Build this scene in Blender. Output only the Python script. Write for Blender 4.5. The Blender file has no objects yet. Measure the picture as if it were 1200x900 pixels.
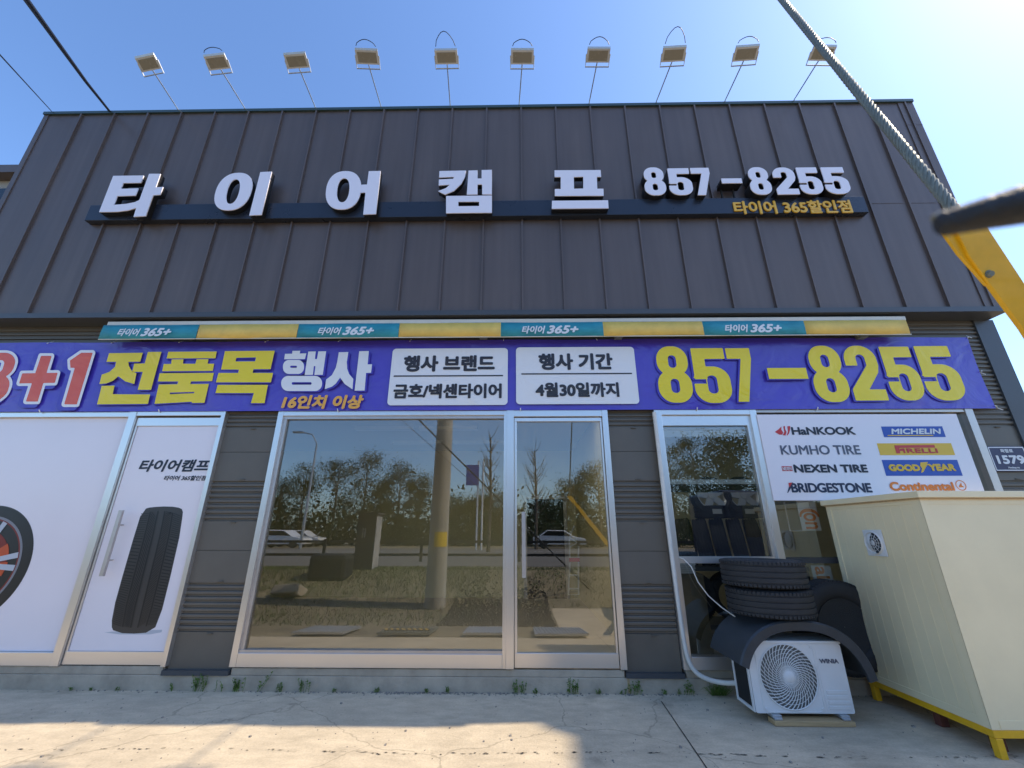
import bpy, bmesh, math, random
import numpy as np
from mathutils import Vector, Matrix
random.seed(7); rng = random.Random(11)
R = math.radians
scene = bpy.context.scene
col = scene.collection

# ------------------------------------------------------------------ camera
FPX, PITCH, YAW, ROLL = 487.586, R(19.54), R(0.94), R(0.06)
CAM = Vector((0, -4.7486, 1.45))
fwd = Vector((-math.sin(YAW)*math.cos(PITCH), math.cos(YAW)*math.cos(PITCH), math.sin(PITCH)))
r0 = fwd.cross(Vector((0, 0, 1))).normalized(); u0 = r0.cross(fwd)
rgt = r0*math.cos(ROLL)+u0*math.sin(ROLL); upv = rgt.cross(fwd)
cd = bpy.data.cameras.new('camera'); cd.sensor_width = 36; cd.lens = FPX/1200*36
cd.clip_start = .02; cd.clip_end = 3000
cd.dof.use_dof = True; cd.dof.focus_distance = 5.5; cd.dof.aperture_fstop = 5.5
cam = bpy.data.objects.new('camera', cd); col.objects.link(cam)
m = Matrix((rgt, upv, -fwd)).transposed().to_4x4(); m.translation = CAM
cam.matrix_world = m; scene.camera = cam

# ------------------------------------------------------------------ light
SUN_EL, SUN_AZ = R(49.75), R(4.54)            # azimuth from +x towards +y
sd = Vector((math.cos(SUN_EL)*math.cos(SUN_AZ), math.cos(SUN_EL)*math.sin(SUN_AZ), math.sin(SUN_EL)))
w = bpy.data.worlds.new('World'); scene.world = w; w.use_nodes = True
nt = w.node_tree; bg = nt.nodes['Background']
sky = nt.nodes.new('ShaderNodeTexSky'); sky.sky_type = 'NISHITA'; sky.sun_disc = False
sky.sun_elevation = SUN_EL; sky.sun_rotation = R(90)-SUN_AZ
sky.air_density = 1.0; sky.dust_density = 0.85; sky.ozone_density = 8.0; sky.altitude = 60
nt.links.new(sky.outputs[0], bg.inputs[0]); bg.inputs[1].default_value = 0.14
sl = bpy.data.lights.new('sun', 'SUN'); sl.energy = 2.6; sl.angle = R(.53); sl.color = (1, .86, .66)
so = bpy.data.objects.new('sun', sl); col.objects.link(so)
so.rotation_euler = (-sd).to_track_quat('-Z', 'Y').to_euler()
scene.view_settings.view_transform = 'Standard'; scene.view_settings.look = 'None'
scene.view_settings.gamma = 1; scene.view_settings.use_curve_mapping = False
scene.view_settings.exposure = 1.15
scene.cycles.max_bounces = 10; scene.cycles.transparent_max_bounces = 16

# ------------------------------------------------------------------ helpers
def ray(px, py): return fwd*FPX + rgt*(px-600) - upv*(py-450)
def at(px, py, y=0.0):
    d = ray(px, py); return CAM + d*((y-CAM.y)/d.y)
def gz(px, py, z=0.0):
    d = ray(px, py); return CAM + d*((z-CAM.z)/d.z)
def dep(px, py, dist):
    d = ray(px, py); return CAM + d*(dist/FPX)
def lin(h):
    h = h.lstrip('#'); c = [int(h[i:i+2], 16)/255 for i in (0, 2, 4)]
    return tuple(((v+.055)/1.055)**2.4 if v > .04045 else v/12.92 for v in c)
def tag(o, label=None, cat=None, group=None, kind=None):
    if label: o['label'] = label
    if cat: o['category'] = cat
    if group: o['group'] = group
    if kind: o['kind'] = kind
    return o
def thing(name, loc, label, cat, group=None):
    o = bpy.data.objects.new(name, None); o.empty_display_size = .1
    col.objects.link(o); o.location = loc
    return tag(o, label, cat, group)
def link(me, name, mat, parent=None, smooth=False):
    me.name = name
    o = bpy.data.objects.new(name, me); col.objects.link(o)
    if mat: me.materials.clear(); me.materials.append(mat)
    if smooth:
        for p in me.polygons: p.use_smooth = True
    if parent is not None:
        o.parent = parent
        o.matrix_parent_inverse = Matrix.Translation(parent_loc(parent)).inverted()
    return o
def parent_loc(p):
    v = Vector(p.location)
    return v
class MB:
    def __init__(s): s.v = []; s.f = []
    def add(s, vs, fs):
        b = len(s.v); s.v += [tuple(v) for v in vs]; s.f += [tuple(b+i for i in f) for f in fs]; return s
    def box(s, x0, x1, y0, y1, z0, z1):
        return s.add([(x0,y0,z0),(x1,y0,z0),(x1,y1,z0),(x0,y1,z0),(x0,y0,z1),(x1,y0,z1),(x1,y1,z1),(x0,y1,z1)],
                     [(0,3,2,1),(4,5,6,7),(0,1,5,4),(1,2,6,5),(2,3,7,6),(3,0,4,7)])
    def obox(s, c, ax, ay, az):        # oriented box: centre and three half vectors
        c, ax, ay, az = map(Vector, (c, ax, ay, az))
        vs = [c+ax*i+ay*j+az*k for k in (-1,1) for i, j in ((-1,-1),(1,-1),(1,1),(-1,1))]
        return s.add(vs, [(0,3,2,1),(4,5,6,7),(0,1,5,4),(1,2,6,5),(2,3,7,6),(3,0,4,7)])
    def tube(s, pts, r, n=8, cap=True):
        pts = [Vector(p) for p in pts]; rs = r if isinstance(r, (list, tuple)) else [r]*len(pts)
        vs = []; fs = []; prev = None
        for i, p in enumerate(pts):
            t = (pts[min(i+1, len(pts)-1)]-pts[max(i-1, 0)]).normalized()
            if prev is None:
                a = t.orthogonal().normalized()
            else:
                a = (prev - t*prev.dot(t)).normalized()
            prev = a; b = t.cross(a)
            for k in range(n):
                g = 2*math.pi*k/n; vs.append(p+(a*math.cos(g)+b*math.sin(g))*rs[i])
        for i in range(len(pts)-1):
            for k in range(n):
                fs.append((i*n+k, i*n+(k+1) % n, (i+1)*n+(k+1) % n, (i+1)*n+k))
        if cap:
            fs.append(tuple(range(n-1, -1, -1))); fs.append(tuple((len(pts)-1)*n+k for k in range(n)))
        return s.add(vs, fs)
    def lathe(s, prof, c, axis, n=48, closed=False):   # prof: (r, h)
        c = Vector(c); ax = Vector(axis).normalized(); a = ax.orthogonal().normalized(); b = ax.cross(a)
        vs = []; fs = []; L = len(prof)
        for k in range(n):
            g = 2*math.pi*k/n
            for r, h in prof: vs.append(c+ax*h+(a*math.cos(g)+b*math.sin(g))*r)
        for k in range(n):
            k2 = (k+1) % n
            for i in range(L if closed else L-1):
                j = (i+1) % L
                fs.append((k*L+i, k2*L+i, k2*L+j, k*L+j))
        return s.add(vs, fs)
    def prism(s, loop, d0, d1, f):     # loop of 2D points, f(u,v,d)->3D ; convex or simple
        n = len(loop)
        vs = [f(u, v, d0) for u, v in loop]+[f(u, v, d1) for u, v in loop]
        return s.add(vs, [tuple(range(n)), tuple(range(2*n-1, n-1, -1))]+[(i, i+n, (i+1) % n+n, (i+1) % n) for i in range(n)])
    def build(s, name, mat, parent=None, smooth=False, bevel=0, recalc=True):
        me = bpy.data.meshes.new(name); me.from_pydata(s.v, [], s.f); me.update()
        if recalc or bevel:
            bm = bmesh.new(); bm.from_mesh(me)
            bmesh.ops.recalc_face_normals(bm, faces=bm.faces)
            if bevel:
                ed = [e for e in bm.edges if len(e.link_faces) == 2 and e.calc_face_angle(0) > .6]
                bmesh.ops.bevel(bm, geom=ed, offset=bevel, segments=2, affect='EDGES', profile=.5)
            bm.to_mesh(me); bm.free()
        o = link(me, name, mat, parent)
        if smooth:
            for p in me.polygons: p.use_smooth = True
            mod = o.modifiers.new('edges', 'EDGE_SPLIT'); mod.split_angle = R(38)
        return o

# text and outlined shapes -> meshes lying in an xz plane, facing -y
def curve_mesh(c):
    o = bpy.data.objects.new('tmp', c); col.objects.link(o)
    dg = bpy.context.evaluated_depsgraph_get(); dg.update()
    me = bpy.data.meshes.new_from_object(o.evaluated_get(dg), depsgraph=dg)
    bpy.data.objects.remove(o); bpy.data.curves.remove(c)
    return me
def text_mesh(body, x0, x1, z0, z1, y, bold=0.0, shear=0.0, depth=0.0, off=0.0, rot=False, space=1.0):
    c = bpy.data.curves.new('text', 'FONT'); c.body = body; c.size = 1; c.offset = off; c.shear = shear
    c.space_character = space; c.resolution_u = 6
    if depth: c.extrude = .5
    me = curve_mesh(c)
    n = len(me.vertices); a = np.zeros(n*3); me.vertices.foreach_get('co', a); a = a.reshape(-1, 3)
    if rot: a[:, [0, 1]] = np.stack([a[:, 1], -a[:, 0]], 1)
    lo, hi = a.min(0), a.max(0)
    X = x0+bold+(a[:, 0]-lo[0])/(hi[0]-lo[0])*(x1-x0-2*bold); Z = z0+bold+(a[:, 1]-lo[1])/(hi[1]-lo[1])*(z1-z0-2*bold)
    Y = y + (0.5-a[:, 2])*depth if depth else np.full(n, y)
    base = [tuple(p.vertices) for p in me.polygons]; bpy.data.meshes.remove(me)
    mb = MB()
    offs = [(0, 0)]
    if bold: offs += [(bold*math.cos(k*math.pi/4+.39), bold*math.sin(k*math.pi/4+.39)) for k in range(8)]
    for i, (dx, dz) in enumerate(offs):
        mb.add(list(zip(X+dx, Y-i*.0003, Z+dz)), base)
    return mb
def text(name, body, x0, x1, z0, z1, y, mat, parent, **k):
    return text_mesh(body, x0, x1, z0, z1, y, **k).build(name, mat, parent, recalc=False)
def ptext(name, body, pl, pt, pr_, pb, y, mat, parent, **k):
    mx, my = (pl+pr_)/2, (pt+pb)/2
    return text(name, body, at(pl, my, y).x, at(pr_, my, y).x, at(mx, pb, y).z, at(mx, pt, y).z, y, mat, parent, **k)
def shape(name, loops, y, depth, mat, parent):   # loops: outer and hole loops of (x, z); front face at y, back at y+depth
    c = bpy.data.curves.new('shape', 'CURVE'); c.dimensions = '2D'; c.fill_mode = 'BOTH'
    c.extrude = depth/2
    for L in loops:
        s = c.splines.new('POLY'); s.points.add(len(L)-1)
        for p, q in zip(s.points, L): p.co = (q[0], q[1], 0, 1)
        s.use_cyclic_u = True
    me = curve_mesh(c)
    for v in me.vertices:
        x, z, d = v.co; v.co = (x, y+depth/2-d, z)
    o = link(me, name, mat, parent); return o
def pxl(loops, ox, oy, s, y): return [[(at(ox+a/s, oy+b/s, y).x, at(ox+a/s, oy+b/s, y).z) for a, b in L] for L in loops]
def ell(cx, cy, rx, ry, sh=0, n=40, p=2.3):
    out = []
    for k in range(n):
        t = 2*math.pi*k/n; c, s = math.cos(t), math.sin(t)
        x = rx*abs(c)**(2/p)*(1 if c >= 0 else -1); y = ry*abs(s)**(2/p)*(1 if s >= 0 else -1)
        out.append((cx+x-sh*y, cy+y))
    return out
def rrect(x0, x1, y0, y1, r, n=8):
    out = []
    for cx, cy, a in ((x1-r, y1-r, 0), (x0+r, y1-r, 90), (x0+r, y0+r, 180), (x1-r, y0+r, 270)):
        for k in range(n+1):
            g = R(a+90*k/n); out.append((cx+r*math.cos(g), cy+r*math.sin(g)))
    return out
# --- signed distance glyphs for the heavy digits
def s_rr(X, Y, x0, x1, y0, y1, r):
    qx = np.abs(X-(x0+x1)/2)-(x1-x0)/2+r; qy = np.abs(Y-(y0+y1)/2)-(y1-y0)/2+r
    return np.hypot(np.maximum(qx, 0), np.maximum(qy, 0))+np.minimum(np.maximum(qx, qy), 0)-r
def s_poly(X, Y, pts):
    d = np.full(X.shape, 1e9); ins = np.zeros(X.shape, bool); n = len(pts)
    for i in range(n):
        (ax, ay), (bx, by) = pts[i], pts[(i+1) % n]
        ex, ey = bx-ax, by-ay; t = np.clip(((X-ax)*ex+(Y-ay)*ey)/(ex*ex+ey*ey), 0, 1)
        d = np.minimum(d, np.hypot(X-ax-t*ex, Y-ay-t*ey))
        c = ((ay > Y) != (by > Y)) & (X < (bx-ax)*(Y-ay)/((by-ay) if by != ay else 1e-9)+ax)
        ins ^= c
    return np.where(ins, -d, d)
def glyph(ch, X, Y):
    if ch in '83':
        d = np.minimum(s_rr(X, Y, 2, 55, 47, 100, 24), s_rr(X, Y, 0, 57, 0, 56, 25))
        h = np.minimum(s_rr(X, Y, 20.5, 36.5, 60, 85, 7.5), s_rr(X, Y, 20, 37, 15, 42, 8))
        if ch == '3': h = np.minimum(h, np.minimum(s_rr(X, Y, -5, 24, 31, 70, 1), s_rr(X, Y, 10, 24, 40, 62, 1)))
        return np.maximum(d, -h)
    if ch == '5':
        d = s_rr(X, Y, 0, 57, 0, 65, 25); d = np.maximum(d, -s_rr(X, Y, 19.5, 37.5, 15, 50, 8.5))
        d = np.maximum(d, -s_rr(X, Y, -5, 20, 33, 45, .5))
        d = np.maximum(d, -s_rr(X, Y, -5, 20, 58, 70, .5))
        d = np.minimum(d, s_rr(X, Y, 2, 20.5, 43, 100, .5)); return np.minimum(d, s_rr(X, Y, 2, 54, 81, 100, .5))
    if ch == '7':
        return np.minimum(s_rr(X, Y, 0, 54, 81, 100, .5), s_poly(X, Y, [(33, 84), (54, 84), (54, 80), (31, 0), (9, 0)]))
    if ch == '2':
        d = np.maximum(s_rr(X, Y, 0, 56, 40, 100, 26), -s_rr(X, Y, 19, 37, 50, 85, 8.5))
        d = np.maximum(d, -s_rr(X, Y, -5, 38, 30, 64, .5)); d = np.maximum(d, 62-Y)
        d = np.minimum(d, s_poly(X, Y, [(37, 63), (56, 63), (52, 50), (25, 16), (0, 16), (1, 20)]))
        return np.minimum(d, s_rr(X, Y, 0, 56, 0, 18, .5))
    if ch == '-': return s_rr(X, Y, 0, 58, 40, 58, .3)
def contours(D, xs, ys, lvl=0.0):
    D = D-lvl; seg = {}
    ny, nx = D.shape
    def key(i, j, hor): return (i, j, hor)
    pos = {}
    def cross(i, j, hor):
        k = (i, j, hor)
        if k not in pos:
            if hor: a, b = D[i, j], D[i, j+1]; t = a/(a-b); pos[k] = (xs[j]+t*(xs[j+1]-xs[j]), ys[i])
            else: a, b = D[i, j], D[i+1, j]; t = a/(a-b); pos[k] = (xs[j], ys[i]+t*(ys[i+1]-ys[i]))
        return k
    neg = D < 0
    for i in range(ny-1):
        for j in range(nx-1):
            c = (neg[i, j], neg[i, j+1], neg[i+1, j+1], neg[i+1, j])
            if all(c) or not any(c): continue
            e = []
            if c[0] != c[1]: e.append(cross(i, j, True))
            if c[1] != c[2]: e.append(cross(i, j+1, False))
            if c[2] != c[3]: e.append(cross(i+1, j, True))
            if c[3] != c[0]: e.append(cross(i, j, False))
            for q in range(0, len(e)-1, 2):
                seg.setdefault(e[q], []).append(e[q+1]); seg.setdefault(e[q+1], []).append(e[q])
    loops = []; seen = set()
    for k in seg:
        if k in seen: continue
        L = [k]; seen.add(k); cur = k
        while True:
            nx_ = [q for q in seg[cur] if q not in seen]
            if not nx_: break
            cur = nx_[0]; seen.add(cur); L.append(cur)
        P = [pos[q] for q in L]
        out = [P[0]]
        for a in range(1, len(P)-1):       # drop points that lie on a straight line
            p, q, r = out[-1], P[a], P[a+1]
            if abs((q[0]-p[0])*(r[1]-p[1])-(q[1]-p[1])*(r[0]-p[0])) > .12: out.append(q)
        out.append(P[-1])
        if len(out) > 4: loops.append(out)
    return loops
_xs = np.arange(-12, 72, 1.0); _ys = np.arange(-12, 114, 1.0); _GX, _GY = np.meshgrid(_xs, _ys)
def leanx(l, r, t, b, f=.27):
    q = ((l+r)/2-612)/1400*(b-t)*f; return (l+q, r-q) if q > 0 else (l-q, r+q)
def digit_loops(ch, x0, x1, z0, z1, lvl=0.0, shear=0.0, dx=0, dz=0):
    L = contours(glyph(ch, _GX, _GY), _xs, _ys, lvl)
    w_ = 57.0
    return [[(x0+(u/w_)*(x1-x0)+shear*(v-50)/100*(z1-z0)+dx, z0+v/100*(z1-z0)+dz) for u, v in l] for l in L]

# ------------------------------------------------------------------ materials
def mat(name, color, rough=.5, metal=0.0, noise=0.0, scale=4.0, bump=0.0, bscale=60.0, coat=0.0, spec=.5, stretch=None, detail=6, tint=None):
    m = bpy.data.materials.new(name); m.use_nodes = True; n = m.node_tree.nodes; l = m.node_tree.links
    b = n['Principled BSDF']; c = lin(color) if isinstance(color, str) else color
    b.inputs['Base Color'].default_value = (*c, 1); b.inputs['Roughness'].default_value = rough
    b.inputs['Metallic'].default_value = metal; b.inputs['Coat Weight'].default_value = coat
    b.inputs['Specular IOR Level'].default_value = spec
    if noise or bump:
        tc = n.new('ShaderNodeTexCoord'); mp = n.new('ShaderNodeMapping'); l.new(tc.outputs['Object'], mp.inputs[0])
        if stretch: mp.inputs['Scale'].default_value = stretch
    if noise:
        t = n.new('ShaderNodeTexNoise'); t.inputs['Scale'].default_value = scale; t.inputs['Detail'].default_value = detail; t.inputs['Roughness'].default_value = .62
        l.new(mp.outputs[0], t.inputs[0])
        r = n.new('ShaderNodeMapRange'); r.inputs[1].default_value = .25; r.inputs[2].default_value = .75
        r.inputs[3].default_value = 1-noise; r.inputs[4].default_value = 1+noise; l.new(t.outputs[0], r.inputs[0])
        mx = n.new('ShaderNodeMix'); mx.data_type = 'RGBA'; mx.blend_type = 'MULTIPLY'; mx.inputs[0].default_value = 1
        mx.inputs[6].default_value = (*c, 1); l.new(r.outputs[0], mx.inputs[7]); l.new(mx.outputs[2], b.inputs['Base Color'])
        r2 = n.new('ShaderNodeMapRange'); r2.inputs[3].default_value = max(0, rough-.08); r2.inputs[4].default_value = min(1, rough+.1)
        l.new(t.outputs[0], r2.inputs[0]); l.new(r2.outputs[0], b.inputs['Roughness'])
    if bump:
        t2 = n.new('ShaderNodeTexNoise'); t2.inputs['Scale'].default_value = bscale; t2.inputs['Detail'].default_value = 4
        l.new(mp.outputs[0], t2.inputs[0]); bp = n.new('ShaderNodeBump'); bp.inputs['Strength'].default_value = bump; bp.inputs['Distance'].default_value = .02
        l.new(t2.outputs[0], bp.inputs['Height']); l.new(bp.outputs[0], b.inputs['Normal'])
    return m
M = {}
M['clad'] = mat('clad', (.130, .098, .085), .42, .25, .10, 1.6, .04, 3.0, stretch=(1, 1, .5))
def weathered(m):
    n = m.node_tree.nodes; l = m.node_tree.links; b = n['Principled BSDF']; src = b.inputs['Base Color'].links[0].from_socket
    tc = n.new('ShaderNodeTexCoord'); mp = n.new('ShaderNodeMapping'); mp.inputs['Scale'].default_value = (9, 1, .35); l.new(tc.outputs['Object'], mp.inputs[0])
    t = n.new('ShaderNodeTexNoise'); t.inputs['Scale'].default_value = 1.5; t.inputs['Detail'].default_value = 7; l.new(mp.outputs[0], t.inputs[0])
    r = n.new('ShaderNodeMapRange'); r.inputs[1].default_value = .35; r.inputs[2].default_value = .7; r.inputs[3].default_value = .94; r.inputs[4].default_value = 1.08; l.new(t.outputs[0], r.inputs[0])
    mx = n.new('ShaderNodeMix'); mx.data_type = 'RGBA'; mx.blend_type = 'MULTIPLY'; mx.inputs[0].default_value = 1; l.new(src, mx.inputs[6]); l.new(r.outputs[0], mx.inputs[7]); l.new(mx.outputs[2], b.inputs['Base Color'])
    m2 = n.new('ShaderNodeMapping'); m2.inputs['Scale'].default_value = (1, 1, .6); l.new(tc.outputs['Object'], m2.inputs[0])
    t2 = n.new('ShaderNodeTexNoise'); t2.inputs['Scale'].default_value = 2.2; t2.inputs['Detail'].default_value = 1; l.new(m2.outputs[0], t2.inputs[0])
    bp = n.new('ShaderNodeBump'); bp.inputs['Strength'].default_value = .5; bp.inputs['Distance'].default_value = .02; l.new(t2.outputs[0], bp.inputs['Height']); l.new(bp.outputs[0], b.inputs['Normal'])
weathered(M['clad'])
M['pier'] = mat('pier', (.145, .125, .098), .45, .2, .10, 2.5, .02, 6)
M['trim'] = mat('trim', (.075, .078, .082), .4, .2, .06, 3)
M['flash'] = mat('flash', (.05, .085, .085), .35, .3)
M['dark'] = mat('dark', (.012, .012, .012), .7)
M['alu'] = mat('alu', (.74, .70, .66), .30, .85)
M['alu2'] = mat('alu2', (.55, .50, .46), .38, .75, .1, 5)
M['concrete'] = mat('concrete', (.46, .38, .28), .88, 0, .28, 3.2, .25, 45, spec=.3)
M['rail'] = mat('rail', (.022, .027, .04), .28, .1, .1, 3)
M['letterface'] = mat('letterface', (.88, .82, .86), .35)
M['letterside'] = mat('letterside', (.012, .012, .014), .35)
M['yellowtxt'] = mat('yellowtxt', (.85, .47, .04), .4)
M['white'] = mat('white', (.80, .80, .79), .45)
M['poster'] = mat('poster', (.86, .79, .80), .22, 0, .02, 1.5, spec=.6)
M['print_black'] = mat('print_black', (.010, .014, .03), .35)
M['navy'] = mat('navy', (.012, .022, .06), .35)
M['by'] = mat('by', (.92, .70, .012), .35); M['bo'] = mat('bo', (.90, .44, .06), .35)
M['bred'] = mat('bred', (.78, .10, .04), .35); M['bwhite'] = mat('bwhite', (.86, .83, .80), .35)
M['bshadow'] = mat('bshadow', (.060, .040, .41), .35); M['bblack'] = mat('bblack', (.03, .022, .022), .4)
M['teal'] = mat('teal', (.03, .29, .34), .6, 0, .22, 5, stretch=(1, 1, 3)); M['awnyellow'] = mat('awnyellow', (.86, .56, .12), .6, 0, .14, 5)
M['cassette'] = mat('cassette', (.72, .69, .60), .45, 0, .08, 6)
M['wplastic'] = mat('wplastic', (.76, .75, .72), .38, 0, .05, 6)
M['hose'] = mat('hose', (.74, .70, .62), .5, 0, .08, 12)
M['rubber'] = mat('rubber', (.026, .026, .027), .62, 0, .25, 14, .3, 160)
M['fender'] = mat('fender', (.040, .046, .052), .5, 0, .25, 8, .1, 60)
M['cream'] = mat('cream', (.90, .76, .47), .45, .0, .09, 1.1, .05, 2.5)
M['yellow'] = mat('yellow', (.86, .47, .012), .35, 0, .12, 14, coat=.3)
M['rust'] = mat('rust', (.14, .045, .03), .8, 0, .4, 20)
M['wood'] = mat('wood', (.50, .34, .17), .7, 0, .25, 6, stretch=(1, 8, 8))
M['steel'] = mat('steel', (.22, .225, .18), .5, .5, .2, 60)
M['galv'] = mat('galv', (.50, .51, .52), .42, .6, .1, 8)
M['lens'] = mat('lens', (.24, .21, .155), .25, 0, .05, 10)
M['cable'] = mat('cable', (.010, .010, .012), .5)
M['bluelogo'] = mat('bluelogo', (.012, .075, .40), .35); M['yellowlogo'] = mat('yellowlogo', (.82, .50, .03), .35)
M['redlogo'] = mat('redlogo', (.60, .03, .03), .35); M['orangelogo'] = mat('orangelogo', (.80, .22, .02), .35)
M['greylogo'] = mat('greylogo', (.10, .11, .15), .35)
M['plate'] = mat('plate', (.020, .018, .075), .35)
M['inwall'] = mat('inwall', (.80, .70, .42), .8, 0, .05, 1.5); M['infloor'] = mat('infloor', (.55, .50, .42), .5, 0, .1, 2)
M['inceil'] = mat('inceil', (.7, .7, .68), .8)
M['rim'] = mat('rim', (.88, .88, .87), .3, .15)
M['bark'] = mat('bark', (.13, .105, .08), .9, 0, .3, 8)
M['leafA'] = mat('leafA', (.12, .14, .04), .6, 0, .4, .8); M['leafB'] = mat('leafB', (.085, .11, .03), .6, 0, .4, .8); M['leafC'] = mat('leafC', (.15, .165, .06), .6, 0, .4, .8)
M['weed'] = mat('weed', (.12, .20, .03), .55, 0, .3, 30); M['grass'] = mat('grass', (.09, .125, .025), .7, 0, .5, .9)
M['pole'] = mat('pole', (.40, .37, .32), .85, 0, .12, 3, .1, 40)
M['stickery'] = mat('stickery', (.80, .55, .02), .5)
M['cabinet'] = mat('cabinet', (.045, .045, .048), .6, 0, .2, 4); M['cabinetside'] = mat('cabinetside', (.40, .38, .35), .7, 0, .4, 5)
M['asphalt'] = mat('asphalt', (.17, .155, .135), .9, 0, .2, 6); M['dirt'] = mat('dirt', (.25, .205, .125), .95, 0, .4, 1.5, .5, 12)
M['gravel'] = mat('gravel', (.27, .24, .20), .95, 0, .3, 9, .2, 14)
M['carpaint'] = mat('carpaint', (.78, .78, .78), .25, coat=.6); M['carglass'] = mat('carglass', (.01, .012, .014), .08)
M['signblue'] = mat('signblue', (.015, .08, .45), .4)
M['caster'] = mat('caster', (.45, .43, .40), .8)

def glass_mat(name, tint, refl):
    m = bpy.data.materials.new(name); m.use_nodes = True; n = m.node_tree.nodes; l = m.node_tree.links
    n.remove(n['Principled BSDF']); out = n['Material Output']
    tr = n.new('ShaderNodeBsdfTransparent'); tr.inputs[0].default_value = (*tint, 1)
    gl = n.new('ShaderNodeBsdfGlossy'); gl.inputs['Roughness'].default_value = 0.0; gl.inputs[0].default_value = (.95, .97, .96, 1)
    fr = n.new('ShaderNodeFresnel'); fr.inputs[0].default_value = 1.5
    ad = n.new('ShaderNodeMath'); ad.operation = 'ADD'; ad.use_clamp = True; ad.inputs[1].default_value = refl; l.new(fr.outputs[0], ad.inputs[0])
    mx = n.new('ShaderNodeMixShader'); l.new(ad.outputs[0], mx.inputs[0]); l.new(tr.outputs[0], mx.inputs[1]); l.new(gl.outputs[0], mx.inputs[2])
    l.new(mx.outputs[0], out.inputs[0]); return m
M['glass'] = glass_mat('glass', (.84, .87, .82), .15)

def translucent_mat(name, c):
    m = bpy.data.materials.new(name); m.use_nodes = True; n = m.node_tree.nodes; l = m.node_tree.links
    n.remove(n['Principled BSDF']); t = n.new('ShaderNodeBsdfTranslucent'); t.inputs[0].default_value = (*c, 1); l.new(t.outputs[0], n['Material Output'].inputs[0]); return m
M['fillpanel'] = translucent_mat('fillpanel', (.85, .83, .74)); M['fillpanel2'] = translucent_mat('fillpanel2', (.8, .8, .74))
def wrinkle(m):
    n = m.node_tree.nodes; l = m.node_tree.links; b = n['Principled BSDF']
    tc = n.new('ShaderNodeTexCoord'); mp = n.new('ShaderNodeMapping'); mp.inputs['Scale'].default_value = (1.3, 1, 1.6); l.new(tc.outputs['Object'], mp.inputs[0])
    t = n.new('ShaderNodeTexNoise'); t.inputs['Scale'].default_value = 1.6; t.inputs['Detail'].default_value = 3; t.inputs['Distortion'].default_value = 1.2; l.new(mp.outputs[0], t.inputs[0])
    bp = n.new('ShaderNodeBump'); bp.inputs['Strength'].default_value = .45; bp.inputs['Distance'].default_value = .05
    l.new(t.outputs[0], bp.inputs['Height']); l.new(bp.outputs[0], b.inputs['Normal']); return m
M['banner'] = mat('banner', (.085, .058, .46), .22, 0, .10, 1.2, 0, spec=.6)
for k_ in ('banner', 'by', 'bo', 'bred', 'bwhite', 'bshadow', 'bblack'): wrinkle(M[k_])
for k_ in ('by', 'bo', 'bred', 'bwhite', 'bshadow', 'bblack'): M[k_].node_tree.nodes['Principled BSDF'].inputs['Roughness'].default_value = .25


def lot_mat():
    m = bpy.data.materials.new('lot'); m.use_nodes = True; n = m.node_tree.nodes; l = m.node_tree.links; b = n['Principled BSDF']
    tc = n.new('ShaderNodeTexCoord')
    def noise(s, d=8, st=(1, 1, 1)):
        mp = n.new('ShaderNodeMapping'); mp.inputs['Scale'].default_value = st; l.new(tc.outputs['Object'], mp.inputs[0])
        t = n.new('ShaderNodeTexNoise'); t.inputs['Scale'].default_value = s; t.inputs['Detail'].default_value = d; t.inputs['Roughness'].default_value = .65; l.new(mp.outputs[0], t.inputs[0]); return t.outputs[0]
    def ramp(src, a, b_, lo, hi):
        r = n.new('ShaderNodeMapRange'); r.inputs[1].default_value = a; r.inputs[2].default_value = b_; r.inputs[3].default_value = lo; r.inputs[4].default_value = hi; l.new(src, r.inputs[0]); return r.outputs[0]
    def mul(a, b_):
        x = n.new('ShaderNodeMath'); x.operation = 'MULTIPLY'; l.new(a, x.inputs[0]); l.new(b_, x.inputs[1]); return x.outputs[0]
    f = mul(mul(ramp(noise(.9), .3, .7, .82, 1.12), ramp(noise(5, 8, (1, 2.2, 1)), .35, .62, .86, 1.04)), ramp(noise(60, 4), .3, .7, .9, 1.08))
    f = mul(f, ramp(noise(2.1, 10), .60, .66, 1.0, .86))
    f = mul(f, ramp(noise(.55, 12), .52, .60, 1.0, .88)); f = mul(f, ramp(noise(14, 3, (1, .5, 1)), .70, .76, 1.0, .80))
    vo = n.new('ShaderNodeTexVoronoi'); vo.feature = 'DISTANCE_TO_EDGE'; vo.inputs['Scale'].default_value = .55
    wn = n.new('ShaderNodeMix'); wn.data_type = 'RGBA'; wn.inputs[0].default_value = .16; nz = n.new('ShaderNodeTexNoise'); nz.inputs['Scale'].default_value = 4; nz.inputs['Detail'].default_value = 8
    l.new(tc.outputs['Object'], nz.inputs[0]); l.new(tc.outputs['Object'], wn.inputs[6]); l.new(nz.outputs['Color'], wn.inputs[7]); l.new(wn.outputs[2], vo.inputs['Vector'])
    f = mul(f, ramp(vo.outputs['Distance'], .0, .0035, .68, 1.0))
    mx = n.new('ShaderNodeMix'); mx.data_type = 'RGBA'; mx.blend_type = 'MULTIPLY'; mx.inputs[0].default_value = 1
    mx.inputs[6].default_value = (.62, .515, .365, 1); l.new(f, mx.inputs[7]); l.new(mx.outputs[2], b.inputs['Base Color'])
    b.inputs['Roughness'].default_value = .88; b.inputs['Specular IOR Level'].default_value = .25
    bp = n.new('ShaderNodeBump'); bp.inputs['Strength'].default_value = .35; bp.inputs['Distance'].default_value = .012
    l.new(noise(38, 8), bp.inputs['Height']); l.new(bp.outputs[0], b.inputs['Normal']); return m
M['lot'] = lot_mat()

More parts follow.
